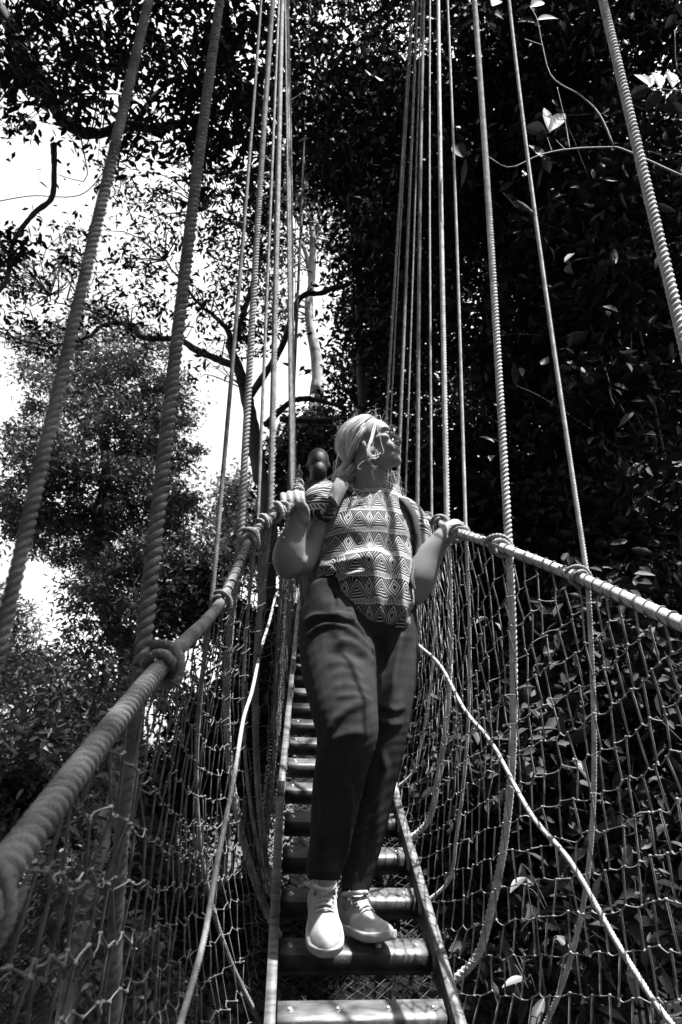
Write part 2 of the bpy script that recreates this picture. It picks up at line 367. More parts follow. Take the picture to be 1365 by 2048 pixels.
def sun_ok(p, big=False):
    """Keep the opening in the canopy through which the sun reaches the walkway."""
    sv = np.array(SUN); h = (p @ n_ax) + .6; t = h/float(sv @ n_ax); q = p - sv[None]*t[:, None]
    S = q @ u_ax; Lq = q[:, 0]
    if big: return ~((t > .3) & (Lq > -2.9) & (Lq < 1.9) & (S > -.9) & (S < 4.6))
    hit = (t > .3) & (Lq > -2.2) & (Lq < 1.4) & (S > -.3) & (S < 3.7)
    dap = np.sin(S*5.1 + Lq*6.3 + 3) + np.sin(Lq*9.7 - S*2.9) + .8*np.sin(S*11 - Lq*7)
    shade = (Lq < .16 + .08*np.sin(S*6)) & (S < 1.75 + .25*np.sin(Lq*7))
    return ~(hit & (dap > -1.9) & ~shade)
def leaf_quads(c, size, aspect, g, droop=.35, flat=.6, fine=True):
    n = len(c); L = size*g.uniform(.65, 1.3, n)
    az = g.uniform(0, 2*math.pi, n); el = g.normal(-droop, .5, n)
    a = np.stack([np.cos(az)*np.cos(el), np.sin(az)*np.cos(el), np.sin(el)], 1)
    nn = g.normal(0, 1, (n, 3))*(1-flat) + np.array([0, 0, 1.])*flat
    b = np.cross(nn, a); b /= np.linalg.norm(b, axis=1)[:, None] + 1e-9
    up = np.cross(a, b); h = (L*aspect*.5)[:, None]
    tip = c + a*L[:, None] - up*h*.3; m1 = c + a*(L*.3)[:, None]; m2 = c + a*(L*.68)[:, None]; hh = up*h*.35
    if not fine:
        mid = c + a*(L*.45)[:, None]; v = np.stack([c, mid + b*h + hh, tip, mid - b*h + hh], 1)
        return v.reshape(-1, 3), np.arange(n*4).reshape(n, 4)
    v = np.stack([c, m1 + b*h*.92 + hh, m2 + b*h*.8 + hh*.6, tip, m2 - b*h*.8 + hh*.6, m1 - b*h*.92 + hh], 1)
    k = np.arange(n)[:, None]*6
    return v.reshape(-1, 3), np.concatenate([k + [0, 1, 2, 3], k + [0, 3, 4, 5]])
def ellipsoid_pts(g, n):
    d = g.normal(0, 1, (n, 3)); d /= np.linalg.norm(d, axis=1)[:, None]; return d*(g.uniform(0, 1, n)**(1/2.4))[:, None]
def clump_points(g, ctr, rad, n, sub, spread):
    """Leaves on twigs: sub-clusters spread through an ellipsoid."""
    s = ctr + ellipsoid_pts(g, sub)*rad
    k = g.integers(0, sub, n); sc = g.uniform(.5, 1.3, sub)[k][:, None]
    return s[k] + g.normal(0, 1, (n, 3))*spread*sc*np.array([1, 1, .6]), s
def limb(mb, pts, r0, r1, n=None, sides=7, wob=.0):
    n = n or max(8, len(pts)*7); P = spline(pts, n)
    if wob: P = P + np.cumsum(rng.normal(0, wob, P.shape), 0)*np.linspace(0, 1, n)[:, None]
    tube(mb, P, np.linspace(r0, r1, n)*(1 + .08*rng.standard_normal(n)), sides, True)
def tree(name, lbl, group, base, top, r0, r1, clumps, lm, size, aspect=.42, seed=1, limbs=(), bark='bark', twigs=14, path=None, flat=.55):
    """clumps: (px, py, Y, rx px, ry px, depth m, leaves, subclusters, spread m)"""
    g = np.random.default_rng(seed)
    base = np.asarray(base, float); top = np.asarray(top, float)
    root = empty(name, base); tag(root, lbl, 'tree', group)
    mb = MB(); P = path if path is not None else [base, base*.66 + top*.34 + g.normal(0, .12, 3), base*.33 + top*.67 + g.normal(0, .15, 3), top]
    limb(mb, P, r0, r1, 40, 9, .004); child(mb, 'trunk', M[bark], root)
    bl = MB()
    for pts, ra, rb in limbs: lb_ = MB(); limb(lb_, pts, ra, rb, wob=.012); child(lb_, 'limb', M[bark], root)
    ml = MB(); Pt = np.vstack([spline(P, 40)] + [spline(q_, 30) for q_, _, _ in limbs])
    for px, py, Yc, rx, ry, dep, nl, sub, sp in clumps:
        c = Wy(px, py, Yc); z = float(c @ AXn[2]); rad = V(rx*z/F, dep, ry*z/F)
        p, s = clump_points(g, c, rad, nl, sub, sp); p = p[sun_ok(p)]
        v, f = leaf_quads(p, size, aspect, g, flat=flat, fine=Yc < 6.4); ml.add(v, f)
        for e in s[:min(twigs, sub)]:                          # twigs out to the leaf clusters
            k = int(np.argmin(np.linalg.norm(Pt - e, axis=1))); a = Pt[k]
            if np.linalg.norm(e - a) > 2.2: a = c + (e-c)*.1
            limb(bl, [a, a*.5 + e*.5 + g.normal(0, .18, 3) + [0, 0, .15], e], .013*min(1.6, z/9), .004, 6, 3)
    if bl.n: child(bl, 'twigs', M[bark], root)['kind'] = 'stuff'
    cr = child(ml, 'crown', M[lm], root); cr['kind'] = 'stuff'
    return root
def g0(px, py, Yc): c = Wy(px, py, Yc); return V(c[0], c[1], ground_z(c[0], c[1]) - .2)

# --- overhead dark tree, upper left: big leaves in silhouette
cl = []
gg = np.random.default_rng(11)
for px, py, rx, ry, nl in ((60, 40, 120, 90, 1500), (200, 60, 130, 100, 1900), (340, 60, 120, 100, 1800), (470, 70, 110, 110, 1900), (110, 160, 120, 80, 1300), (250, 190, 120, 80, 1500), (390, 200, 110, 90, 1500),
                       (490, 230, 80, 110, 1400), (60, 225, 80, 40, 320), (270, 265, 90, 45, 600), (400, 300, 90, 50, 700), (350, -60, 300, 90, 3000), (520, 330, 60, 60, 500), (140, 290, 60, 25, 110), (20, 130, 60, 110, 500), (560, 120, 60, 200, 1500)):
    cl.append((px, py, 6.0 + gg.uniform(-.6, .6), rx, ry, .7, int(nl*.36), max(6, nl//50), .15))
tree('canopy_tree', 'dark tree reaching overhead in the upper left, leaves in silhouette', 'trees left of the walkway', V(-8.5, 6.5, ground_z(-8.5, 6.5)), Wy(-420, 60, 6.2), .3, .14, cl, 'leaf_dark', .125, .44, 21,
     limbs=[([Wy(-420, 60, 6.2), Wy(-60, -20, 6.1), Wy(75, 150, 6), Wy(150, 262, 6), Wy(260, 262, 6), Wy(370, 262, 6), Wy(520, 215, 6)], .11, .03),
            ([Wy(75, 150, 6), Wy(60, 60, 6), Wy(150, 20, 5.9)], .05, .02), ([Wy(260, 262, 6), Wy(330, 180, 6), Wy(430, 140, 6)], .04, .015)], twigs=7)
# hanging bare liana and thin vine against the sky
root = empty('hanging_branch', Wy(100, 300, 6)); tag(root, 'bare crooked branch hanging down against the bright sky, upper left', 'branch')
mb = MB(); limb(mb, [Wy(108, 290, 6), Wy(109, 340, 6), Wy(104, 395, 6), Wy(70, 425, 6), Wy(38, 465, 6), Wy(22, 500, 6), Wy(14, 560, 6), Wy(-20, 600, 6)], .034, .02, 60, 7); child(mb, 'branch', M['bark'], root)
ml = MB(); 
p, s = clump_points(gg, Wy(20, 500, 6), V(.25, .3, .22), 130, 9, .09); v, f = leaf_quads(p, .11, .42, gg); ml.add(v, f); c_ = child(ml, 'leaves', M['leaf_dark'], root); c_['kind'] = 'stuff'
mb = MB(); tube(mb, spline([Wy(-40, 410, 6.3), Wy(60, 392, 6.3), Wy(165, 388, 6.2), Wy(225, 315, 6.1), Wy(240, 290, 6)], 40), .006, 5); o = mb.obj('vine', M['bark']); tag(o, 'hair thin vine crossing the bright sky at upper left', 'vine')

# --- airy tree: curved trunk and limbs with sparse leaves in front of the sky
Ya = 10.0
cl = []
for px, py, rx, ry, nl in ((60, 520, 110, 60, 620), (180, 500, 110, 60, 620), (290, 420, 80, 70, 620), (240, 350, 60, 50, 260), (300, 520, 80, 60, 420), (130, 600, 150, 60, 620), (50, 640, 80, 50, 420), (330, 600, 80, 70, 420), (420, 420, 80, 100, 900), (470, 520, 60, 110, 900),
                       (440, 640, 70, 60, 520), (500, 400, 60, 80, 800), (400, 320, 60, 50, 400), (500, 640, 40, 80, 380), (410, 720, 50, 30, 110), (20, 590, 50, 90, 420), (250, 630, 100, 30, 260), (530, 480, 30, 160, 380)):
    cl.append((px, py, Ya + gg.uniform(-1, 1), rx, ry, .8, int(nl*.62), max(8, nl//30), .17))
pt = [V(*(Wy(540, 1250, Ya)[:2]), ground_z(*Wy(540, 1250, Ya)[:2])), Wy(535, 1150, Ya), Wy(518, 940, Ya), Wy(508, 880, Ya), Wy(495, 800, Ya), Wy(478, 735, Ya), Wy(462, 690, Ya)]
tree('airy_tree', 'airy tree with a curved trunk and thin crooked limbs against white sky', 'trees left of the walkway', pt[0], pt[-1], .16, .075, cl, 'leaf_dark', .13, .40, 22, path=pt,
     limbs=[([Wy(478, 735, Ya), Wy(440, 720, Ya), Wy(388, 698, Ya), Wy(355, 680, Ya), Wy(275, 675, Ya), Wy(255, 655, Ya), Wy(190, 655, Ya), Wy(150, 680, Ya), Wy(60, 690, Ya), Wy(-40, 660, Ya)], .072, .018),
            ([Wy(262, 660, Ya), Wy(235, 640, Ya), Wy(180, 615, Ya), Wy(100, 590, Ya)], .035, .01),
            ([Wy(462, 690, Ya), Wy(455, 660, Ya), Wy(430, 630, Ya), Wy(390, 600, Ya), Wy(330, 520, Ya)], .06, .015),
            ([Wy(465, 700, Ya), Wy(520, 500, Ya), Wy(480, 455, Ya), Wy(410, 420, Ya)], .05, .02),
            ([Wy(495, 800, Ya), Wy(560, 700, Ya), Wy(600, 600, Ya), Wy(650, 585, Ya), Wy(700, 575, Ya)], .065, .04), 
            ([Wy(530, 850, Ya), Wy(590, 800, Ya), Wy(640, 800, Ya), Wy(700, 815, Ya)], .055, .035)], twigs=8)
# --- round bushy tree
Yb = 14.0
cl = []
for px, py, rx, ry, nl in ((130, 720, 100, 60, 4200), (270, 740, 100, 70, 4600), (210, 690, 90, 40, 2200), (110, 800, 70, 60, 2200), (330, 820, 70, 70, 3600), (220, 850, 130, 90, 7000), (90, 920, 90, 60, 4600), (330, 920, 80, 60, 3800), (240, 990, 150, 80, 8000), (60, 1010, 90, 60, 4600),
                       (340, 1040, 80, 70, 4000), (180, 1090, 110, 60, 4200), (60, 1080, 60, 40, 1300), (280, 1140, 110, 70, 5000), (380, 1150, 60, 90, 3600), (180, 1200, 80, 50, 2000), (330, 1230, 110, 60, 4000), (210, 1290, 100, 40, 1500)):
    cl.append((px, py, Yb + gg.uniform(-1.5, 1.5), rx, ry, 1.3, int(nl*.95), max(10, nl//55), .16))
pb = [V(*(Wy(300, 1500, Yb)[:2]), ground_z(*Wy(300, 1500, Yb)[:2])), Wy(262, 1400, Yb), Wy(225, 1250, Yb), Wy(190, 1100, Yb), Wy(215, 950, Yb), Wy(200, 800, Yb)]
tree('bushy_tree', 'round bushy tree with grey sunlit leaves left of the thick ropes', 'trees left of the walkway', pb[0], pb[-1], .3, .08, cl, 'leaf_mid', .13, .36, 23, path=pb, twigs=8)
# small distant tree between the ropes, low trees at the left edge
cl = [(470, 1000, 20, 45, 60, 1.2, 2600, 50, .24), (450, 1100, 20, 60, 70, 1.4, 4200, 80, .24), (520, 1080, 20, 40, 110, 1.4, 3200, 60, .24), (420, 1180, 20, 60, 60, 1.4, 3000, 60, .24)]
tree('distant_tree', 'small pale distant tree seen between the left hanging ropes', 'trees left of the walkway', g0(470, 1300, 20), Wy(470, 980, 20), .2, .05, cl, 'leaf_pale', .17, .4, 24, twigs=6)
cl = [(30, 1260, 17, 60, 60, 1.5, 1100, 40, .2), (100, 1340, 17, 90, 50, 1.5, 1700, 60, .2), (-30, 1200, 17, 50, 50, 1.2, 1300, 30, .2), (20, 1340, 16, 70, 60, 1.5, 3600, 70, .2)]
tree('distant_tree', 'pale low tree at the left edge under a patch of sky', 'trees left of the walkway', g0(40, 1500, 17), Wy(40, 1230, 17), .2, .05, cl, 'leaf_pale', .16, .4, 25, twigs=6)
# --- dense thicket behind the left net: four trees, one with a white trunk
for i, (x0, Yc, lm, lb, dens) in enumerate(((60, 9.5, 'leaf_mid', 'thicket tree behind the lower part of the leftmost rope', .8), (330, 11, 'leaf_pale', 'pale leafy thicket tree behind the large knot of the left handrail', .85),
                                      (150, 9.0, 'leaf_pale', 'low tree in the bottom left corner behind the net', 1.0), (470, 9, 'leaf_dark', 'dark tree close behind the left net beside the ladder', 1.0))):
    cl = []; g2 = np.random.default_rng(40+i)
    for k in range(15):
        px = x0 + g2.uniform(-190, 190); py = (1480 if i != 2 else 1680) + g2.uniform(-110, 500 if i != 2 else 330); 
        if i == 3: px = x0 + g2.uniform(-120, 150); py = 1250 + g2.uniform(-50, 750)
        cl.append((px, py, Yc + g2.uniform(-1.3, 1.3), 95, 70, .9, int(1900*dens), 50, .14))
    tree('thicket_tree', lb, 'trees left of the walkway', g0(x0, 2000, Yc+.8), Wy(x0+20, 1520, Yc+.8), .09, .01, cl, lm, .11, .4, 50+i, twigs=7)
pw = [g0(130, 2048, 6.6), Wy(140, 1960, 6.6), Wy(175, 1800, 6.6), Wy(212, 1650, 6.6), Wy(236, 1520, 6.6), Wy(250, 1400, 6.6)]
tree('slender_tree', 'slender pale trunk glowing white behind the left net', 'trees left of the walkway', pw[0], pw[-1], .085, .05, [(270, 1370, 6.8, 110, 50, .6, 900, 30, .13), (180, 1500, 6.3, 120, 160, .5, 500, 40, .13), (150, 1800, 6.3, 120, 160, .5, 600, 40, .13)], 'leaf_mid', .1, .4, 61, path=pw, bark='bark_pale', twigs=4)

# --- pale forked trunk at the end of the walkway
Yp = 13.0
pp = [V(*(Wy(628, 1000, Yp)[:2]), ground_z(*Wy(628, 1000, Yp)[:2])), Wy(628, 900, Yp), Wy(634, 800, Yp), Wy(634, 720, Yp), Wy(622, 655, Yp), Wy(618, 610, Yp), Wy(624, 560, Yp), Wy(626, 480, Yp), Wy(618, 420, Yp), Wy(612, 330, Yp)]
cl = [(590, 430, Yp, 70, 60, .9, 800, 30, .22), (555, 520, Yp, 50, 70, .9, 600, 22, .22), (665, 480, Yp, 30, 60, .8, 350, 14, .2), (590, 350, Yp, 80, 60, .9, 1900, 45, .22), (560, 620, Yp, 50, 50, .7, 500, 16, .2), (650, 870, 12, 70, 50, .8, 1800, 40, .2), (600, 900, 12.5, 60, 60, .8, 1500, 40, .2), (650, 960, 12.5, 80, 70, .8, 3500, 60, .2)]
tree('forked_tree', 'pale mottled trunk with a fork, standing behind the far end of the walkway', None, pp[0], pp[-1], .17, .05, cl, 'leaf_mid', .15, .42, 62, path=pp, bark='bark_pale',
     limbs=[([Wy(624, 555, Yp), Wy(612, 520, Yp), Wy(596, 480, Yp)], .08, .04), ([Wy(626, 480, Yp), Wy(640, 455, Yp), Wy(648, 420, Yp)], .08, .04)], twigs=7)
# --- dark forest wall on the right
specs = [(690, 120, 8.5, 'dark tall tree above the woman between both fans of ropes'), (860, 160, 7.5, 'dark tree behind the fan of right hand ropes, upper part'), (1040, 260, 7.0, 'dark tree behind the tall pale ropes right of centre'),
         (1230, 200, 6.5, 'dark tree filling the upper right corner behind the thick soft rope'), (740, 520, 10, 'dark leafy tree left of the fan of ropes above the hair'), (930, 640, 8.5, 'dark leafy tree level with the face, right of the rope fan'), (1150, 620, 7.5, 'dark tree at mid height behind the right hanging ropes'),
         (1300, 640, 6.5, 'dark tree by the right edge level with the face')]
for i, (x0, y0, Yc, lb) in enumerate(specs):
    cl = []; g2 = np.random.default_rng(70+i); edge = 600 + (60 if y0 > 300 else -20)
    for k in range(17):
        px = x0 + g2.uniform(-150, 160); py = y0 + g2.uniform(-290, 290)
        lim = 585 if py < 330 else (690 if py < 640 else 670 + max(0, (760-py))*.1)
        px = max(px, lim + 50)
        cl.append((px, py, Yc + g2.uniform(-1.2, 1.8), 95, 85, .9, 760, 30, .19))
    tree('forest_tree', lb, 'dark trees right of the walkway', g0(x0+60, 1900, Yc+1.6), Wy(x0+40, y0-60, Yc+1.6), .11, .05, cl, 'leaf_dark', .15, .44, 80+i, twigs=6)
specs = [(900, 1130, 8.5, 'dark understorey tree behind the open hand'), (1080, 1180, 7.0, 'dark understorey tree behind the right handrail'), (1290, 1150, 6.0, 'dark understorey tree at the right edge above the handrail'),
         (900, 1600, 6.5, 'dark shrubby tree behind the right net near the ladder'), (1100, 1600, 5.5, 'dark shrubby tree behind the middle of the right net'), (1310, 1600, 5.0, 'dark shrubby tree behind the right net at the edge'), (740, 1100, 11, 'dark tree far behind the woman at waist height')]
for i, (x0, y0, Yc, lb) in enumerate(specs):
    cl = []; g2 = np.random.default_rng(170+i)
    for k in range(17):
        px = x0 + g2.uniform(-140, 150); py = y0 + g2.uniform(-260, 330)
        cl.append((px, py, Yc + g2.uniform(-.8, 2.2), 105, 95, 1.0, 900 if Yc > 6.6 else 1050, 34, .2))
    tree('understorey_tree', lb, 'dark trees right of the walkway', g0(x0+40, 2000, Yc), Wy(x0+20, y0-120, Yc), .14, .05, cl, 'leaf_dark', .15 if Yc > 6.6 else .115, .46, 180+i, twigs=6)
cl = [(960 + 70*math.cos(k*2.4), 30 + 45*math.sin(k*2.4) - 40, 13 + k % 3, 95, 80, .9, 900, 30, .22) for k in range(7)]
tree('forest_tree', 'dark treetop between the tall pale ropes at the upper right', 'dark trees right of the walkway', g0(1000, 1900, 14.5), Wy(990, 120, 14.5), .2, .03, cl, 'leaf_dark', .2, .44, 99, twigs=5)
# far wood that closes the view lower down
g2 = np.random.default_rng(300); ml = MB()
for k in range(125):
    px = g2.uniform(560, 1500); py = g2.uniform(150, 1500); 
    if px < 700 and py < 1000: continue
    c = Wy(px, py, g2.uniform(15, 22)); p, s = clump_points(g2, c, V(1.6, 1.2, 1.4), 430, 34, .42); p = p[sun_ok(p)]; ml.add(*leaf_quads(p, .29, .48, g2, fine=False))
for k in range(52):
    px = g2.uniform(-200, 620); py = g2.uniform(1520, 2100); c = Wy(px, py, g2.uniform(15, 24)); p, s = clump_points(g2, c, V(1.6, 1.2, 1.2), 700, 30, .4); ml.add(*leaf_quads(p, .19, .45, g2, fine=False))
o = ml.obj('far_wood', M['leaf_dark']); tag(o, 'far dark mass of forest leaves closing the view', 'far wood', kind='stuff')
# undergrowth on the ground under the walkway
g2 = np.random.default_rng(310); n = 34000; xy = np.stack([g2.normal(0, 5, n), g2.uniform(-1, 24, n)], 1); p = np.array([[x, y, ground_z(x, y) + abs(g2.normal(0, .5))] for x, y in xy]); p = p + np.sin(xy.sum(1)*1.7)[:, None]*np.array([0, 0, .3])
ml = MB(); ml.add(*leaf_quads(p, .15, .45, g2, fine=False)); o = ml.obj('undergrowth', M['leaf_dark']); tag(o, 'undergrowth leaves far below the ladder', 'undergrowth', kind='stuff')

# ---- big single leaves: curved blades with a midrib
def blade(mb, base, a, nrm, L, wdt, bend_=.25, n=7):
    a = a/np.linalg.norm(a); b = np.cross(nrm, a); b /= np.linalg.norm(b); up = np.cross(a, b)
    t = np.linspace(0, 1, n); hw = wdt*.5*np.sin(np.pi*np.clip(t, .02, .985))**.8*(1.12-.35*t)
    ctr = base + a*(t*L)[:, None] - up*(bend_*L*t*t)[:, None]
    G = np.stack([ctr + b*hw[:, None] + up*(hw*.35)[:, None], ctr + b*(hw*.5)[:, None] + up*(hw*.14)[:, None], ctr, ctr - b*(hw*.5)[:, None] + up*(hw*.14)[:, None], ctr - b*hw[:, None] + up*(hw*.35)[:, None]], 1)
    return mb.grid(G)
def px_leaf(root, x0, y0, x1, y1, Yc, wpx, roll=0.0, tilt=.15, m='leaf_near'):
    a0, a1 = Wy(x0, y0, Yc), Wy(x1, y1, Yc + tilt*.3); z = float(a0 @ AXn[2]); v = -AXn[2]*math.cos(roll) + AXn[1]*math.sin(roll)*.9 + AXn[0]*.25*math.sin(roll)
    mb = MB(); L = np.linalg.norm(a1-a0); blade(mb, a0, a1-a0, v, L, wpx*z/F, .12); return child(mb, 'leaf', M[m], root)
Yn = 2.6
root = empty('leafy_twig', Wy(1365, 352, Yn)); tag(root, 'long bare twig with a few large leaves crossing the right hanging ropes', 'twig')
mb = MB()
for pts, r0, r1 in (([(1420, 375), (1365, 352), (1250, 300), (1215, 295), (1140, 298), (1080, 310), (1020, 335), (975, 312)], .0055, .002), ([(1230, 298), (1200, 230), (1160, 190), (1105, 155), (1085, 90), (1075, 40), (1060, 12)], .0045, .002),
                    ([(1140, 298), (1130, 240), (1115, 175)], .003, .0015), ([(1105, 305), (1095, 275)], .002, .0012), ([(1130, 298), (1112, 280)], .002, .0012), ([(1085, 90), (1050, 78)], .002, .0015)):
    limb(mb, [Wy(x, y, Yn) for x, y in pts], r0*1.1, r1*1.2, 24, 5)
child(mb, 'twig', M['bark_pale'], root)
for q in ((1100, 265, 1093, 203, 22, .2), (1100, 262, 1135, 215, 28, .5), (1092, 262, 1050, 252, 28, -.4), (1096, 265, 1072, 278, 22, .3), (1090, 318, 1060, 282, 20, .2), (1085, 312, 1102, 345, 24, .1), (930, 315, 905, 282, 28, -.3), (932, 318, 925, 372, 12, .9),
          (1060, 12, 1030, 22, 18, .5), (1062, 14, 1092, -5, 24, .1), (1075, 40, 1122, 28, 20, .6), (1070, 45, 1033, 38, 20, .4), (990, 28, 1010, 36, 24, .2), (962, 10, 930, 4, 18, .4), (985, 12, 1000, -8, 26, .1), (960, 40, 920, 50, 22, .7), (975, 45, 990, 60, 26, 1.0)): px_leaf(root, *q[:4], Yn, q[4], q[5])
root = empty('leafy_sprig', Wy(1370, 180, 2.3)); tag(root, 'sprig of broad leaves poking in at the right edge, upper part', 'twig')
mb = MB(); limb(mb, [Wy(1440, 190, 2.3), Wy(1365, 182, 2.3), Wy(1290, 176, 2.3)], .004, .002, 14, 5); limb(mb, [Wy(1350, 60, 2.3), Wy(1352, 120, 2.3), Wy(1362, 150, 2.3), Wy(1420, 200, 2.3)], .002, .003, 14, 5); child(mb, 'twig', M['bark'], root)
for q in ((1300, 172, 1272, 140, 26, .2), (1300, 176, 1253, 196, 26, -.2), (1320, 176, 1312, 134, 28, .1), (1322, 182, 1292, 220, 28, .6), (1345, 174, 1342, 132, 28, .2), (1345, 184, 1346, 222, 24, .7), (1375, 226, 1315, 208, 26, -.3), (1355, 30, 1330, 55, 20, .4), (1350, 10, 1380, 40, 24, .2), (1380, 170, 1375, 130, 26, .3)): px_leaf(root, *q[:4], 2.3, q[4], q[5])
# scattered larger leaves that catch light in the right forest, each spray a plant of its own
def spray(lbl, px, py, Yc, n, spread, Lm, seed, m='leaf_near', catn='plant'):
    g = np.random.default_rng(seed); c = Wy(px, py, Yc); root = empty('leafy_plant', V(c[0], c[1], ground_z(c[0], c[1]))); tag(root, lbl, catn, 'broad leaved plants behind the right net')
    z = float(c @ AXn[2]); stems = MB()
    st = [V(c[0]+.3, c[1]+.2, ground_z(c[0], c[1])), c + V(.15, .1, -1.6), c]
    limb(stems, st, .018, .006, 20, 5)
    for k in range(n):
        e = c + g.normal(0, 1, 3)*V(spread, spread*.6, spread)*z/F*60
        d = g.normal(0, 1, 3)*V(1, .6, .7) + V(0, -.15, -.25); d /= np.linalg.norm(d)
        limb(stems, [c*.55 + e*.45 + V(0, 0, -.1), c*.2 + e*.8, e], .004, .002, 8, 4)
        mb = MB(); blade(mb, e, d, V(0, -.35, 1) + g.normal(0, .45, 3), Lm*g.uniform(.7, 1.25), Lm*.36, .25); child(mb, 'leaf', M[m], root)
    child(stems, 'stem', M['bark'], root)
for i, (a, b_, Yc, n, s, Lm, lb) in enumerate(((1190, 1660, 4.2, 16, 1.3, .17, 'broad leaved plant catching sun behind the lower right net'), (1270, 1830, 3.8, 16, 1.2, .15, 'sunlit plant low behind the net in the right corner'), (1150, 1850, 4.0, 12, 1.0, .16, 'plant with drooping leaves beside the lower slack rope'),
        (1320, 1700, 4.0, 10, 1.0, .15, 'thin plant behind the net at the right edge'), (1080, 1920, 3.6, 9, 1.0, .15, 'plant with hanging leaves low behind the right net near the ladder'), (1300, 1480, 4.6, 10, 1.0, .16, 'leafy plant behind the upper right net by the edge'),
        (1010, 1370, 5.2, 6, 1.0, .17, 'two pale leaved plant behind the net right of the hip'), (1230, 470, 5.2, 16, 1.8, .2, 'leafy spray in the dark wood left of the thick soft rope'), (1180, 640, 5.6, 14, 1.8, .2, 'leafy spray in the dark wood at face level'), (1060, 420, 5.6, 8, 1.2, .2, 'leafy spray behind the slim pale rope, upper right'),
        (1310, 900, 5.0, 10, 1.6, .18, 'dim leafy spray in the wood above the right handrail'), (1110, 900, 5.8, 10, 1.6, .18, 'dim leafy spray in the wood between the slim rope and the thick rope'))):
    spray(lb.replace('two pale leaved', 'pale leaved'), a, b_, Yc, n, s, Lm, 400+i, 'leaf_dim')
# plain post and thin wire at the far end
mb = MB(); pz = Wy(577, 1010, 7.2); lathe(mb, V(pz[0], pz[1], pz[2]-1.5), (0, 0, 1), [(0, .022), (1.5, .021), (5, .019), (8.5, .017)], 10); o = mb.obj('support_post', M['bark']); tag(o, 'slender dark post rising beside the left bundle of ropes', 'post')
mb = MB(); tube(mb, [Wy(591, -60, 9), Wy(591, 500, 9), Wy(590, 960, 9)], .006, 5); o = mb.obj('hanging_wire', M['wire']); tag(o, 'single thin wire hanging left of the pale forked trunk', 'wire')
mb = MB(); limb(mb, [Wy(560, 838, 11), Wy(640, 842, 11), Wy(720, 838, 11), Wy(820, 850, 11)], .06, .05, 20, 8); o = mb.obj('fallen_limb', M['bark']); tag(o, 'dark horizontal limb just left of the hair of the woman', 'branch')

# tall tree added right beside the walkway, just out of the picture: it shades the near left rope, with an opening for the sun
g2 = np.random.default_rng(500); ml = MB(); root = empty('added_shade_tree', V(7.5, 1.0, ground_z(7.5, 1))); tag(root, 'tall dark tree added right beside the walkway to shade it', 'tree', 'dark trees right of the walkway')
mb = MB(); limb(mb, [V(7.5, 1, ground_z(7.5, 1)), V(7.3, .8, -1), V(6.8, .7, 5), V(6.2, .6, 9)], .28, .1, 30, 9); child(mb, 'trunk', M['bark'], root)
for k in range(60):
    q = B(g2.uniform(-1.5, .15), g2.uniform(-.6, 1.7), -.6) if k < 34 else B(g2.uniform(-1.8, 1.3), g2.uniform(3.2, 8), -.6)
    q = q + np.array(SUN)*g2.uniform(7.5, 9.5)
    p, s_ = clump_points(g2, q, V(.5, .5, .5), 280, 12, .15); p = p[sun_ok(p)]; p = p[np.arctan2(p[:, 2], np.hypot(p[:, 0], p[:, 1])) > R(62)]; ml.add(*leaf_quads(p, .13, .45, g2, fine=False))
for k in range(36):  # more leaf clumps, added to shade the leaves on the right
    q = B(g2.uniform(1.9, 5.0), g2.uniform(1.0, 7.0), -.6) + np.array(SUN)*g2.uniform(7.5, 10)
    p, s_ = clump_points(g2, q, V(.6, .6, .5), 300, 12, .17); p = p[sun_ok(p)]; ml.add(*leaf_quads(p, .14, .45, g2, fine=False))
cr = child(ml, 'crown', M['leaf_dark'], root); cr['kind'] = 'stuff'

# unseen forest leaves added behind the viewer and on both sides to cut sky light
g2 = np.random.default_rng(520); ml = MB()
for k in range(320):
    az = g2.uniform(R(55), R(300)); el = R(g2.uniform(-15, 72)); 
    if R(48) < az < R(130) and R(40) < el: continue
    r_ = g2.uniform(9, 15); q = r_*V(math.sin(az)*math.cos(el), math.cos(az)*math.cos(el), math.sin(el))
    if q[1] > -1 and q[0] < 0 and az > R(300): q = q*1.25
    p, s_ = clump_points(g2, q, V(1.7, 1.7, 1.5), 170, 14, .42); p = p[sun_ok(p, True)]; ml.add(*leaf_quads(p, .5, .55, g2, fine=False))
o = ml.obj('unseen_shade_wood', M['leaf_dark']); tag(o, 'unseen dark forest leaves added around the walkway to cut sky light', 'wood', kind='stuff')

g2 = np.random.default_rng(530); ml = MB()  # overhead leaves out of view, added to dim the light from the sky
for k in range(150):
    az = g2.uniform(0, 2*math.pi); el = R(g2.uniform(66, 90)); r_ = g2.uniform(11, 15); q = r_*V(math.sin(az)*math.cos(el), math.cos(az)*math.cos(el), math.sin(el))
    p, s_ = clump_points(g2, q, V(1.6, 1.6, .7), 120, 12, .4); p = p[sun_ok(p, True)]; p = p[(np.arctan2(p[:, 2], np.hypot(p[:, 0], p[:, 1])) > R(62))]; ml.add(*leaf_quads(p, .45, .55, g2, fine=False))
o = ml.obj('unseen_shade_canopy', M['leaf_dark']); tag(o, 'unseen dark canopy leaves added over the walkway to cut sky light', 'canopy', kind='stuff')
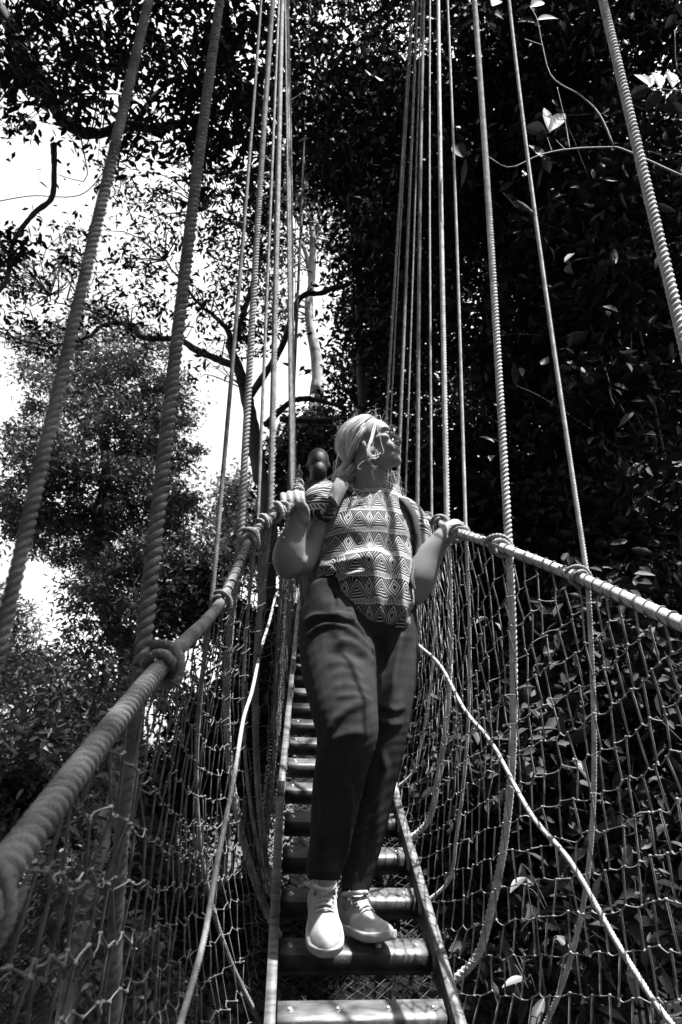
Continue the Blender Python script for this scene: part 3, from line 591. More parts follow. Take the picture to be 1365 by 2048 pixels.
# ================================================================ THE WOMAN ON THE STEPS
M['skin'] = mat('skin', .135, .175, .62, 9, spec=.14, bump=.12, bscale=900)
M['hair'] = mat('fair_hair', .30, .55, .42, 300, spec=.5)
def strand_shade():
    t = M['hair'].node_tree; N = t.nodes; a = N.new('ShaderNodeAttribute'); a.attribute_name = 'strand'; c = N.new('ShaderNodeValToRGB')
    c.color_ramp.elements[0].color = (.07, .07, .07, 1); c.color_ramp.elements[1].color = (.85, .85, .85, 1); t.links.new(a.outputs['Fac'], c.inputs[0]); t.links.new(c.outputs[0], N['Principled BSDF'].inputs['Base Color'])
strand_shade()
M['brow'] = mat('brow_hair', .06, .12, .6, 300)
M['trouser'] = mat('dark_trousers', .014, .024, .9, 26, spec=.06, bump=.35, bscale=520, stretch=(1, 1, .12))
M['pack'] = mat('pack_fabric', .012, .035, .8, 30, bump=.4, bscale=500)
M['pad'] = mat('grey_padding', .09, .13, .95, 60, bump=.5, bscale=600)
M['strap'] = mat('dark_webbing', .02, .045, .7, 80, bump=.4, bscale=800)
M['shoe'] = mat('pale_shoe', .12, .30, .75, 13, bump=.25, bscale=400)
M['sole'] = mat('pale_sole', .2, .3, .6, 30)
M['lace'] = mat('lace', .3, .4, .8, 60)
M['eye'] = mat('eye', .25, .4, .2, 5)
M['iris'] = mat('iris', .008, .02, .15, 20)
M['lip'] = mat('lip', .08, .10, .4, 30)
def shirt_mat():
    m = bpy.data.materials.new('printed_shirt'); m.use_nodes = True; t = m.node_tree; Nn = t.nodes; Lk = t.links; p = Nn['Principled BSDF']; p.inputs['Roughness'].default_value = .85; p.inputs['Specular IOR Level'].default_value = .15
    at = Nn.new('ShaderNodeAttribute'); at.attribute_name = 'pat'; sp = Nn.new('ShaderNodeSeparateXYZ'); Lk.new(at.outputs['Vector'], sp.inputs[0])
    def op(o, *a):
        n = Nn.new('ShaderNodeMath'); n.operation = o
        for i, x in enumerate(a):
            if hasattr(x, 'links'): Lk.new(x, n.inputs[i])
            else: n.inputs[i].default_value = x
        return n.outputs[0]
    u, v = sp.outputs[0], sp.outputs[1]
    nz = Nn.new('ShaderNodeTexNoise'); nz.inputs['Scale'].default_value = 14; Lk.new(at.outputs['Vector'], nz.inputs[0])
    v = op('ADD', v, op('MULTIPLY', op('SUBTRACT', nz.outputs[0], .5), .018))
    row = op('FLOOR', op('DIVIDE', v, .090))
    q = op('FRACT', op('DIVIDE', v, .090))
    a = op('MULTIPLY', op('ABSOLUTE', op('SUBTRACT', op('FRACT', op('DIVIDE', u, .088)), .5)), 2.0)
    h = op('MULTIPLY', op('SUBTRACT', 1.0, op('POWER', a, 1.25)), .74)
    under = op('LESS_THAN', q, h)
    band = op('FRACT', op('MULTIPLY', op('SUBTRACT', h, q), 9.0))
    chev = op('LESS_THAN', band, .25)
    dots = op('LESS_THAN', op('FRACT', op('MULTIPLY', u, 190.0)), .55)
    inner = op('MULTIPLY', op('GREATER_THAN', op('SUBTRACT', h, q), .30), op('LESS_THAN', op('FRACT', op('MULTIPLY', q, 9.0)), .36))
    hill = op('MULTIPLY', under, op('MAXIMUM', op('MULTIPLY', chev, op('LESS_THAN', op('SUBTRACT', h, q), .30)), inner))
    over = op('MULTIPLY', op('SUBTRACT', 1.0, under), op('LESS_THAN', op('FRACT', op('MULTIPLY', op('SUBTRACT', q, h), 6.0)), .19))
    fringe = op('MULTIPLY', op('GREATER_THAN', q, .86), dots)
    d = op('ADD', op('DIVIDE', op('SUBTRACT', 1.0, a), .36), op('DIVIDE', op('ABSOLUTE', op('SUBTRACT', q, .46)), .36))
    ind = op('LESS_THAN', d, 1.12)
    ring = op('MAXIMUM', op('MULTIPLY', op('GREATER_THAN', d, .74), op('LESS_THAN', d, .98)), op('MULTIPLY', op('GREATER_THAN', d, .34), op('LESS_THAN', d, .54)))
    pat = op('MAXIMUM', op('MAXIMUM', hill, op('MULTIPLY', over, op('LESS_THAN', q, .84))), fringe)
    pat = op('MAXIMUM', pat, op('LESS_THAN', op('ABSOLUTE', op('SUBTRACT', q, .845)), .018))
    pat = op('ADD', op('MULTIPLY', pat, op('SUBTRACT', 1.0, ind)), op('MULTIPLY', ring, ind))
    mx = Nn.new('ShaderNodeMix'); mx.data_type = 'RGBA'; mx.inputs[6].default_value = (.016, .016, .016, 1); mx.inputs[7].default_value = (.33, .33, .33, 1); Lk.new(pat, mx.inputs[0]); Lk.new(mx.outputs[2], p.inputs['Base Color'])
    n2 = Nn.new('ShaderNodeTexNoise'); n2.inputs['Scale'].default_value = 900; b = Nn.new('ShaderNodeBump'); b.inputs['Strength'].default_value = .25; b.inputs['Distance'].default_value = .002; Lk.new(at.outputs['Vector'], n2.inputs[0]); Lk.new(n2.outputs[0], b.inputs['Height']); Lk.new(b.outputs[0], p.inputs['Normal'])
    return m
M['shirt'] = shirt_mat()

def limb_loft(mb, pts, sides=22, dr=1.0, sub=8, round_ends=True):
    """pts: (px, py, Y, half width px, depth ratio): an elliptical loft, rounded at both ends"""
    C = np.array([Wy(p[0], p[1], p[2]) for p in pts]); hw = np.array([p[3]*float(Wy(p[0], p[1], p[2]) @ AXn[2])/F for p in pts]); rt = np.array([p[4] if len(p) > 4 else dr for p in pts])
    Q = spline(np.column_stack([C, hw, rt]), sub*len(pts)); P, hw, rt = Q[:, :3], Q[:, 3], Q[:, 4]
    T = np.gradient(P, axis=0); T /= np.linalg.norm(T, axis=1)[:, None]
    if round_ends:
        e = np.array([.25, .6, .88]); 
        for end in (0, -1):
            sgn = -1 if end == 0 else 1; r0 = min(hw[end], hw[end]*rt[end])*.8; base = P[end]; tt = T[end]; h0, q0 = hw[end], rt[end]
            ex = [base + tt*sgn*r0*k for k in (.35, .7, .95)]; eh = [h0*math.sqrt(max(.02, 1-k*k)) for k in (.35, .7, .95)]
            if end == 0: P = np.vstack([ex[::-1], P]); hw = np.concatenate([eh[::-1], hw]); rt = np.concatenate([[q0]*3, rt]); T = np.vstack([[tt]*3, T])
            else: P = np.vstack([P, ex]); hw = np.concatenate([hw, eh]); rt = np.concatenate([rt, [q0]*3]); T = np.vstack([T, [tt]*3])
    view = P/np.linalg.norm(P, axis=1)[:, None]
    sd_ = np.cross(T, view); sd_ /= np.linalg.norm(sd_, axis=1)[:, None]; dp = np.cross(sd_, T)
    a = np.linspace(0, 2*math.pi, sides, endpoint=False)
    G = P[:, None] + hw[:, None, None]*(np.cos(a)[None, :, None]*sd_[:, None] + rt[:, None, None]*np.sin(a)[None, :, None]*dp[:, None])
    return mb.grid(G, True, True)
def blob(mb, c, rad, ax=None, n=14):
    th = np.linspace(.02, math.pi-.02, n); ph = np.linspace(0, 2*math.pi, n+4, endpoint=False)
    d = np.stack([np.sin(th)[:, None]*np.cos(ph), np.sin(th)[:, None]*np.sin(ph), np.cos(th)[:, None]*np.ones_like(ph)], -1)*np.asarray(rad, float)
    if ax is not None: d = d @ np.asarray(ax)                  # rows of ax are the local axes in the world
    return mb.grid(np.asarray(c) + d, True, True)
def fuse(mb, voxel, smooth=4, factor=.5):
    me = mb.mesh('tmp'); ob = bpy.data.objects.new('tmp', me); col.objects.link(ob)
    bmx = bmesh.new(); bmx.from_mesh(me); bmesh.ops.recalc_face_normals(bmx, faces=bmx.faces); bmx.to_mesh(me); bmx.free()
    md = ob.modifiers.new('r', 'REMESH'); md.mode = 'VOXEL'; md.voxel_size = voxel
    ms = ob.modifiers.new('s', 'SMOOTH'); ms.iterations = smooth; ms.factor = factor
    bpy.context.view_layer.update(); dg = bpy.context.evaluated_depsgraph_get(); out = bpy.data.meshes.new_from_object(ob.evaluated_get(dg))
    bpy.data.objects.remove(ob); out.polygons.foreach_set('use_smooth', np.ones(len(out.polygons), bool))
    return out
def getco(me): a = np.zeros(len(me.vertices)*3, np.float32); me.vertices.foreach_get('co', a); return a.reshape(-1, 3).astype(float)
def getno(me): a = np.zeros(len(me.vertices)*3, np.float32); me.vertices.foreach_get('normal', a); return a.reshape(-1, 3).astype(float)
def setco(me, v): me.vertices.foreach_set('co', v.astype(np.float32).ravel()); me.update()
def proj(v): zz = v @ AXn[2]; return np.stack([682.5 + F*(v @ AXn[0])/zz, 1024 - F*(v @ AXn[1])/zz], 1)
def creases(me, lines):
    """Folds in the cloth: each a ridge (+) or valley (-) along a line on the side that faces the steps' foot."""
    v = getco(me); n = getno(me); q = proj(v); front = np.clip(-(n*v).sum(1)/np.linalg.norm(v, axis=1)*2.2, 0, 1); off = np.zeros(len(v))
    for pts, amp, wd in lines:
        P = spline(np.array(pts, float), 30); dmin = np.full(len(v), 1e9); tt = np.zeros(len(v))
        for k in range(len(P)-1):
            a, b = P[k], P[k+1]; ab = b - a; t = np.clip(((q - a) @ ab)/(ab @ ab), 0, 1); d = np.linalg.norm(q - (a + t[:, None]*ab), axis=1); m_ = d < dmin; dmin[m_] = d[m_]; tt[m_] = (k + t[m_])/(len(P)-1)
        off += 1.5*amp*np.exp(-(dmin/wd)**2)*np.clip(np.minimum(tt, 1-tt)*5 + .12, 0, 1)
    setco(me, v + n*(off*front)[:, None])
def add_mesh(me, name, m, parent):
    me.materials.clear(); me.materials.append(m); o = bpy.data.objects.new(name, me); col.objects.link(o); me.name = name
    if parent is not None:
        o.parent = parent; o.location = -Vector(parent.location)
    return o

# ---- head, in its own frame (x to her left, y forward, z up), then turned towards the right of the picture and up
HC = Wy(740, 893, 2.33)
yaw_h, pit_h, rol_h = R(63), R(16), R(-2)
fw = V(math.sin(yaw_h)*math.cos(pit_h), -math.cos(yaw_h)*math.cos(pit_h), math.sin(pit_h))
sx_ = np.cross(V(0, 0, 1), fw); sx_ /= np.linalg.norm(sx_); upv = np.cross(fw, sx_)     # her left, forward, up
if False: pass
HA = np.array([sx_, fw, upv])
HS = 1.1
def H(x, y, z): return HC + HS*(x*HA[0] + y*HA[1] + z*HA[2])
def hb(mb, c, r_, n=14): blob(mb, H(*c), np.asarray(r_)*HS, HA, n)
body = MB()
hb(body, (0, -.012, .032), (.072, .092, .080), 24)             # cranium
hb(body, (0, .030, .030), (.060, .058, .060), 20)              # forehead
hb(body, (0, .028, -.040), (.055, .056, .066), 20)             # face
hb(body, (0, .040, -.080), (.036, .040, .030), 16)             # jaw
hb(body, (0, .068, -.097), (.024, .022, .018)); hb(body, (0, .064, -.078), (.028, .024, .022))   # chin
for s in (-1, 1):
    hb(body, (s*.024, .078, .019), (.024, .013, .009)); hb(body, (s*.043, .058, -.020), (.021, .026, .018)); hb(body, (s*.030, .0665, -.001), (.0125, .0130, .0115))
    hb(body, (s*.028, .064, -.045), (.020, .022, .022)); hb(body, (s*.011, .093, -.036), (.0085, .011, .0075)); hb(body, (s*.050, .005, -.062), (.014, .040, .024))
    hb(body, (s*.0635, -.006, -.024), (.0055, .011, .019))
hb(body, (0, .070, -.056), (.030, .026, .024))                 # mouth mound
hb(body, (0, .0905, -.0545), (.020, .008, .0056)); hb(body, (0, .0880, -.0660), (.018, .009, .0064)); hb(body, (0, .084, -.047), (.016, .010, .010))
nose = [(H(0, .080, .020), .0085), (H(0, .088, .006), .0085), (H(0, .098, -.010), .0092), (H(0, .106, -.024), .0108), (H(0, .102, -.034), .0100), (H(0, .090, -.040), .008)]
tube(body, spline([p for p, _ in nose], 20), np.interp(np.linspace(0, 5, 20), range(6), [r_ for _, r_ in nose]), 12, True)
# neck and trunk inside the clothes
limb_loft(body, [(740, 910, 2.345, 34, 1.0), (741, 940, 2.35, 32, 1.0), (741, 972, 2.36, 34, 1.0), (740, 1000, 2.37, 52, .8), (742, 1030, 2.37, 80, .62)])
limb_loft(body, [(742, 1015, 2.37, 72, .6), (738, 1080, 2.36, 72, .65), (732, 1150, 2.35, 62, .7), (728, 1215, 2.34, 75, .75)])
limb_loft(body, [(690, 1000, 2.38, 30, 1), (664, 1020, 2.37, 29, 1), (636, 1070, 2.35, 26, 1), (604, 1130, 2.32, 26, 1)])          # right upper arm
limb_loft(body, [(582, 1138, 2.315, 29, .9), (578, 1116, 2.30, 33, .9), (583, 1088, 2.285, 30, .9), (592, 1060, 2.27, 22, .9), (597, 1040, 2.265, 20, .8)])
limb_loft(body, [(800, 1035, 2.37, 30, 1), (834, 1050, 2.38, 24, 1), (843, 1110, 2.36, 24, 1), (832, 1180, 2.32, 26, 1)])        # left upper arm
limb_loft(body, [(826, 1192, 2.31, 26, .9), (838, 1160, 2.30, 33, .9), (858, 1115, 2.295, 27, .9), (880, 1082, 2.285, 20, .9), (890, 1068, 2.285, 18, .75)])
for side in (0, 1):
    if side == 0: limb_loft(body, [(680, 1225, 2.33, 55, .9), (690, 1330, 2.22, 50, .9), (695, 1460, 2.11, 36, .9), (675, 1600, 2.16, 34, .9), (652, 1720, 2.18, 25, 1), (648, 1775, 2.165, 28, 1)])
    else: limb_loft(body, [(780, 1225, 2.34, 50, .9), (785, 1340, 2.29, 40, .9), (772, 1480, 2.25, 30, .9), (735, 1640, 2.27, 26, .9), (712, 1760, 2.27, 20, 1), (706, 1815, 2.25, 22, 1)])
# right hand: a fist closed round the left handrail
def finger(mb, pts, r0, r1): tube(mb, spline(pts, 16), np.linspace(r0, r1, 16), 10, True); blob(mb, pts[-1], (r1, r1, r1), None, 8); blob(mb, pts[0], (r0, r0, r0), None, 8)
def hpx(dx, dy, dY, c): return Wy(c[0] + dx, c[1] + dy, c[2] + dY)
c1 = (590, 1012, 2.265)
blob(body, hpx(4, 10, .004, c1), (.047, .026, .043)); blob(body, hpx(-14, 4, .008, c1), (.030, .026, .034)); blob(body, hpx(16, 24, -.012, c1), (.026, .024, .034)); blob(body, hpx(6, 32, 0, c1), (.034, .024, .026))
for k, dx in enumerate((-23, -10, 3, 15)):
    hgt = (2, -1, -3, -1)[k]
    finger(body, [hpx(dx+3, 2, .030, c1), hpx(dx, -17 + hgt, .022, c1), hpx(dx-1, -24 + hgt, -.010, c1), hpx(dx, -13 + hgt, -.036, c1), hpx(dx+2, 0 + hgt, -.036, c1), hpx(dx+3, 8 + hgt, -.022, c1)],   .0122, .0108)
finger(body, [hpx(20, 30, -.014, c1), hpx(25, 16, -.026, c1), hpx(22, 2, -.036, c1), hpx(12, -6, -.040, c1)], .0125, .0092)
# left hand: lying over the right handrail, wrist high, fingers down behind the rope
hw_ = Wy(888, 1070, 2.40)
limb_loft(body, [(882, 1079, 2.275, 19, .7), (896, 1066, 2.28, 20, .62), (910, 1056, 2.29, 19, .58), (919, 1052, 2.295, 15, .6)], 16)
for k, (dY, dx, dy) in enumerate(((-.030, -3, 3), (-.008, 0, 0), (.014, 2, 0), (.036, 2, 1))):
    finger(body, [Wy(902, 1060, 2.29 + dY*.6), Wy(921 + dx, 1048 + dy, 2.295 + dY), Wy(931 + dx, 1054 + dy, 2.30 + dY), Wy(937 + dx, 1066 + dy, 2.305 + dY), Wy(936 + dx, 1080 + dy, 2.30 + dY)], .0092, .0070)
finger(body, [Wy(896, 1076, 2.265), Wy(908, 1083, 2.245), Wy(920, 1080, 2.24), Wy(930, 1075, 2.245)], .0105, .0075)
me = fuse(body, .0042, 3, .5)
FOOT = V(*Wy(705, 1870, 2.2))
woman = bpy.data.objects.new('person', None)
bpy.data.objects.remove(woman)
me.materials.append(M['skin']); me.name = 'person'
vv = getco(me) - FOOT; setco(me, vv)
woman = bpy.data.objects.new('person', me); col.objects.link(woman); woman.location = FOOT
tag(woman, 'woman in a patterned top and dark trousers stepping down the ladder, gazing to the side', 'person')
# eyes and lips
for s in (-1, 1): mb = MB(); hb(mb, (s*.030, .0722, -.0005), (.0125, .0122, .0085), 12); child(mb, 'eye', M['eye'], woman)
for s in (-1, 1):
    mb = MB()                                           # lashes and lid lines
    tube(mb, spline([H(s*.017, .0815, -.002), H(s*.024, .0860, .0042), H(s*.033, .0850, .0048), H(s*.043, .0775, -.001)], 12), .0013, 5)
    tube(mb, spline([H(s*.019, .0822, -.0035), H(s*.030, .0848, -.0072), H(s*.041, .078, -.003)], 10), .0009, 5)
    hb(mb, (s*.031, .0835, -.001), (.0048, .0024, .0052), 8)
    child(mb, 'eyelash', M['iris'], woman)
for s in (-1, 1): mb = MB(); tube(mb, spline([H(s*.010, .0915, .0190), H(s*.024, .0905, .0262), H(s*.042, .0760, .0205)], 12), np.array([.0022]*8 + [.0018, .0014, .001, .0006]), 6); child(mb, 'eyebrow', M['brow'], woman)
mb = MB()
tube(mb, spline([H(-.022, .0790, -.0595), H(-.010, .0920, -.0580), H(0, .0950, -.0595), H(.010, .0920, -.0580), H(.022, .0790, -.0595)], 20), np.concatenate([np.linspace(.0008, .0038, 10), np.linspace(.0038, .0008, 10)]), 7)
tube(mb, spline([H(-.020, .0785, -.0620), H(-.009, .0900, -.0662), H(0, .0925, -.0672), H(.009, .0900, -.0662), H(.020, .0785, -.0620)], 20), np.concatenate([np.linspace(.0008, .0044, 10), np.linspace(.0044, .0008, 10)]), 7)
child(mb, 'lips', M['lip'], woman)

# ---- hair: combed back from the brow into a loose low tail
gh = np.random.default_rng(5)
C0 = np.array([0, -.012, .030]); RC = np.array([.0775, .0975, .0865])
def on_skull(d, k=1.0): d = d/np.linalg.norm(d); return C0 + d*RC*k
gat = np.array([.004, -.108, -.055])                              # where the tail is gathered
def hair_strand(d0, k0, jit, lift):
    d1 = (gat - C0)/RC; d1 = d1/np.linalg.norm(d1); t = np.linspace(0, 1, 14); out = []
    d0 = d0/np.linalg.norm(d0); k00 = k0; om = math.acos(np.clip(d0 @ d1, -1, 1))
    for tt in t:
        d = (math.sin((1-tt)*om)*d0 + math.sin(tt*om)*d1)/math.sin(om); k = k0 - .05*max(0, 1 - tt*9) + lift*math.sin(math.pi*tt); p = on_skull(d, k)
        if d[2] < 0: p = p + np.array([np.sign(p[0])*0, 0, -.002])
        out.append(p + jit*math.sin(tt*math.pi)*np.array([math.sin(tt*7), 0, math.cos(tt*5)]))
    return [H(*p) for p in out]
hm = MB()
for k in range(760):                                           # hairline: from temple over the brow to the other temple, and the sides
    a = gh.uniform(-1.0, 1.0)*math.pi*.5; el = .92 - .72*(abs(a)/(math.pi*.5))**1.6
    rowb = gh.uniform(0, 1)**1.6
    d0 = np.array([math.sin(a)*.98, .62*math.cos(a) - rowb*1.3*math.cos(a)*.8 + .10 + .22*abs(math.sin(a))*(1-rowb), .78*math.cos(a)**.6 + .06 + (-.30 if abs(a) > 1.35 else 0)*gh.uniform(0, 1)])
    s_ = hair_strand(d0, gh.uniform(1.0, 1.06), gh.normal(0, .004), gh.uniform(.0, .07))
    tube(hm, s_, np.concatenate([[.0003], np.full(12, gh.uniform(.0008, .0017)), [.0012]]), 4)
shell = MB(); th = np.linspace(0.02, math.pi-.05, 40); ph = np.linspace(0, 2*math.pi, 130, endpoint=False); G = np.zeros((40, 130, 3))
for i, t_ in enumerate(th):
    for j, p_ in enumerate(ph):
        d = np.array([math.sin(t_)*math.cos(p_), math.sin(t_)*math.sin(p_), math.cos(t_)]); k = 1.0
        face = d[1]*1.0 - d[2]*.62 - .20                           # in front of and under the hairline: sink below the skin
        side_ = (d[1] > .20) and d[2] < .12
        k -= .14*min(1, max(0, face/.10 + .3)) if not side_ else .14
        if d[2] < -.62: k = .86
        k *= 1 + .012*math.sin(p_*23 + 3*math.sin(t_*5)) + .010*math.sin(p_*41 + t_*9)
        G[i, j] = H(*on_skull(d, k*1.0))
shell.grid(G, True, True); hm.v += shell.v and []; base = shell
for v_, f_ in zip(shell.v, shell.f): pass
n0 = hm.n
for v_ in shell.v: hm.v.append(v_)
for f_ in shell.f: hm.f.append(f_ + n0)
hm.n += shell.n
for k in range(210):                                           # the tail, hanging behind the shoulder
    st = gat + gh.normal(0, .017, 3); o1 = gh.normal(0, 1, 3)
    e = np.array([-.022 + o1[0]*.02, -.128 + o1[1]*.020, -.150 + o1[2]*.028])
    tube(hm, spline([H(*(st + [0, .02, .012])), H(*st), H(*(st*.5 + e*.5 + np.array([.012, -.022, .012]) + o1*.006)), H(*e), H(*(e + [gh.normal(0, .012), gh.normal(0, .012), -.02]))], 16), np.concatenate([np.full(12, gh.uniform(.0012, .0022)), [.0012, .001, .0007, .0004]]), 4)
def strand_px(pts, r_): tube(hm, spline([Wy(*p) for p in pts], 26), np.concatenate([np.full(20, r_), np.linspace(r_, r_*.3, 6)]), 5)
for k in range(9):                                             # loose curls beside the cheek, lit by the sun
    j = lambda s: gh.normal(0, s)
    yb = 2.235
    strand_px([(752+j(1.5), 845+j(2), yb+.02), (748+j(2), 862, yb+.01), (743+j(2), 880, yb), (737+j(2.5), 902+j(2), yb-.005), (743+j(3), 914+j(3), yb-.005), (754+j(4), 912+j(4), yb), (752+j(4), 900+j(4), yb)][:gh.integers(5, 8)], .0008)
for pts in ([(743, 880), (748, 893), (756, 908), (748, 916), (737, 918), (742, 930), (752, 938)], [(754, 858), (760, 872), (764, 890), (768, 903), (764, 911)], [(740, 918), (744, 928), (752, 934), (756, 931)], [(735, 912), (738, 925), (748, 935), (751, 940)],
            [(733, 920), (722, 926), (716, 936), (724, 938)], [(745, 940), (747, 952), (749, 960)], [(752, 850), (757, 862), (762, 872)], [(742, 872), (738, 890), (741, 905), (750, 914)]):
    strand_px([(x, y, 2.235) for x, y in pts], .0007)
for k in range(110):                                            # flyaways over the crown and the nape
    d0 = np.array([gh.normal(0, .5), gh.normal(-.1, .6), abs(gh.normal(.6, .4))]); p0 = on_skull(d0, 1.03); q = p0 + d0/np.linalg.norm(d0)*gh.uniform(.006, .022) + gh.normal(0, .012, 3)
    tube(hm, spline([H(*p0), H(*(p0*.5+q*.5 + gh.normal(0, .004, 3))), H(*q), H(*(q + gh.normal(0, .012, 3)))], 10), np.linspace(.0004, .0002, 10), 4)
for k in range(26):                                            # wisps behind the neck on the far side
    strand_px([(785+gh.normal(0, 5), 945+gh.normal(0, 4), 2.42), (792+gh.normal(0, 6), 965+gh.normal(0, 6), 2.43), (797+gh.normal(0, 9), 985+gh.normal(0, 9), 2.42), (805+gh.normal(0, 12), 1000+gh.normal(0, 9), 2.40)], .0006)
sh_ = np.concatenate([np.full(len(v_), gh.uniform(.1, 1.0) if len(v_) < 2000 else .45) for v_ in hm.v])
hair = child(hm, 'hair', M['hair'], woman)
at_ = hair.data.attributes.new('strand', 'FLOAT', 'POINT'); at_.data.foreach_set('value', sh_.astype(np.float32))

# ---- shirt
sb = MB()
limb_loft(sb, [(738, 992, 2.375, 44, .85), (742, 1006, 2.37, 66, .72), (741, 1030, 2.365, 90, .62), (738, 1070, 2.355, 95, .70), (734, 1110, 2.35, 95, .72), (730, 1150, 2.345, 96, .74), (733, 1190, 2.34, 92, .76), (742, 1215, 2.335, 84, .8)], 30)
limb_loft(sb, [(775, 1110, 2.33, 50, 1.1), (776, 1160, 2.315, 52, 1.2), (779, 1205, 2.30, 52, 1.3), (786, 1232, 2.295, 46, 1.4), (797, 1250, 2.295, 30, 1.5)], 20)      # the longer front corner of the hem
limb_loft(sb, [(735, 1150, 2.30, 76, .95), (740, 1190, 2.285, 62, 1.0), (752, 1222, 2.28, 46, 1.2), (766, 1236, 2.285, 34, 1.3)], 18)
blob(sb, Wy(703, 1062, 2.285), (.066, .045, .070)); blob(sb, Wy(783, 1068, 2.285), (.064, .045, .070))
limb_loft(sb, [(700, 992, 2.385, 30, .9), (672, 992, 2.365, 33, 1), (648, 1000, 2.33, 36, 1), (634, 1012, 2.31, 36, 1)], 20)              # sleeves
limb_loft(sb, [(800, 1015, 2.38, 26, .9), (824, 1030, 2.385, 24, 1), (838, 1056, 2.375, 23, 1), (845, 1080, 2.37, 22, 1)], 20)
me = fuse(sb, .0060, 5, .5)
creases(me, [([(628, 1142), (660, 1136), (700, 1150), (738, 1136)], .010, 6), ([(632, 1128), (668, 1128), (705, 1120), (740, 1105)], .006, 6), ([(640, 1160), (672, 1150), (690, 1182), (712, 1222)], .008, 6), ([(665, 1145), (690, 1165), (735, 1160)], -.006, 6),
             ([(700, 1060), (720, 1110), (735, 1180), (745, 1240)], -.005, 12), ([(795, 1075), (800, 1130), (800, 1190), (810, 1250)], .007, 10), ([(770, 1080), (775, 1140), (775, 1200), (780, 1240)], -.006, 10), ([(820, 1080), (822, 1150), (826, 1230)], .004, 7),
             ([(690, 1010), (720, 1035), (760, 1045), (800, 1030)], .003, 10), ([(745, 1085), (752, 1150), (756, 1220)], .005, 12), ([(640, 985), (655, 1000), (660, 1020)], .005, 5), ([(615, 1000), (640, 990), (665, 978)], -.004, 6)])
v = getco(me); A0, A1 = Wy(742, 1225, 2.34), Wy(742, 985, 2.37); ax_ = (A1-A0)/np.linalg.norm(A1-A0)
rel = v - A0; hgt = rel @ ax_; rad_ = rel - hgt[:, None]*ax_; ang = np.arctan2(rad_ @ V(1, 0, 0), -(rad_ @ V(0, 1, 0)))
lat = rad_ @ V(1, 0, 0)
uv = np.stack([np.sin(np.clip(ang, -1.5, 1.5))*.5*.17 + ang*.5*.17 + .026, hgt, np.zeros(len(v))], 1)
at = me.attributes.new('pat', 'FLOAT_VECTOR', 'POINT'); at.data.foreach_set('vector', uv.astype(np.float32).ravel())
shirt = add_mesh(me, 'shirt', M['shirt'], woman)
mb = MB(); tube(mb, spline([Wy(690, 978, 2.335), Wy(705, 988, 2.30), Wy(735, 1003, 2.285), Wy(765, 1010, 2.30), Wy(784, 1003, 2.35), Wy(782, 985, 2.40)], 30), .0075, 8, True); child(mb, 'collar', M['strap'], woman)

# ---- trousers
tb = MB()
limb_loft(tb, [(715, 1165, 2.355, 78, .66), (722, 1200, 2.35, 102, .62), (722, 1240, 2.345, 110, .64), (724, 1270, 2.34, 106, .70)], 30)
limb_loft(tb, [(668, 1190, 2.33, 56, .95), (672, 1235, 2.315, 72, .95), (674, 1290, 2.275, 76, .95), (680, 1350, 2.205, 74, .95), (690, 1420, 2.12, 67, .98), (694, 1470, 2.09, 62, 1.0), (684, 1530, 2.11, 54, 1.05), (672, 1600, 2.155, 49, 1.1), (660, 1680, 2.19, 41, 1.15), (650, 1728, 2.18, 37, 1.15), (648, 1742, 2.175, 36, 1.15)], 26)
limb_loft(tb, [(778, 1215, 2.34, 56, .95), (786, 1290, 2.315, 52, 1), (786, 1350, 2.285, 50, 1), (775, 1430, 2.25, 47, 1), (766, 1490, 2.245, 44, 1), (750, 1570, 2.255, 42, 1.05), (734, 1650, 2.265, 40, 1.1), (718, 1730, 2.27, 34, 1.15), (710, 1786, 2.265, 27, 1.2)], 24)
me = fuse(tb, .0068, 5, .5)
creases(me, [([(606, 1246), (640, 1232), (690, 1240), (722, 1262), (750, 1300)], .010, 6), ([(612, 1272), (650, 1252), (690, 1256), (735, 1296), (752, 1310)], .010, 6), ([(610, 1260), (650, 1243), (700, 1252)], -.006, 6), ([(665, 1290), (700, 1285), (735, 1312), (752, 1336)], .007, 7),
             ([(668, 1228), (695, 1232), (710, 1248)], .008, 5), ([(650, 1310), (690, 1303), (735, 1322)], -.005, 7), ([(652, 1330), (690, 1325), (730, 1345)], .004, 7), ([(660, 1352), (700, 1346), (735, 1362)], .0035, 7), ([(664, 1376), (700, 1370), (740, 1385)], .003, 7), ([(672, 1180), (671, 1200), (669, 1216)], -.006, 3),
             ([(655, 1480), (672, 1440), (705, 1415), (738, 1400)], .007, 9), ([(670, 1395), (712, 1392), (742, 1402)], .004, 6), ([(650, 1500), (690, 1470), (740, 1465)], .006, 10), ([(690, 1560), (700, 1600), (692, 1680), (688, 1750)], .009, 8), ([(640, 1540), (650, 1620), (640, 1700)], .006, 10),
             ([(806, 1262), (800, 1290), (790, 1340), (782, 1400)], .009, 6), ([(818, 1275), (812, 1330), (800, 1400)], -.006, 8), ([(770, 1290), (768, 1340), (764, 1400)], -.004, 7), ([(760, 1500), (770, 1540), (760, 1600), (745, 1700)], .006, 8), ([(716, 1205), (722, 1240), (742, 1290)], -.007, 6), ([(700, 1215), (706, 1240)], .006, 5),
             ([(760, 1410), (790, 1420), (815, 1410)], .004, 6), ([(756, 1440), (785, 1450), (808, 1445)], .004, 6), ([(620, 1700), (650, 1710), (685, 1700)], .005, 7), ([(618, 1735), (650, 1742), (684, 1736)], .004, 4)])
v = getco(me); nn = getno(me); q = proj(v); f_ = .0004*np.sin(q[:, 1]*.27 + q[:, 0]*.08 + 2.5*np.sin(q[:, 0]*.05) + 2*np.sin(q[:, 1]*.03)) + .0006*np.sin(q[:, 0]*.09 + q[:, 1]*.045); setco(me, v + nn*f_[:, None])
add_mesh(me, 'trousers', M['trouser'], woman)

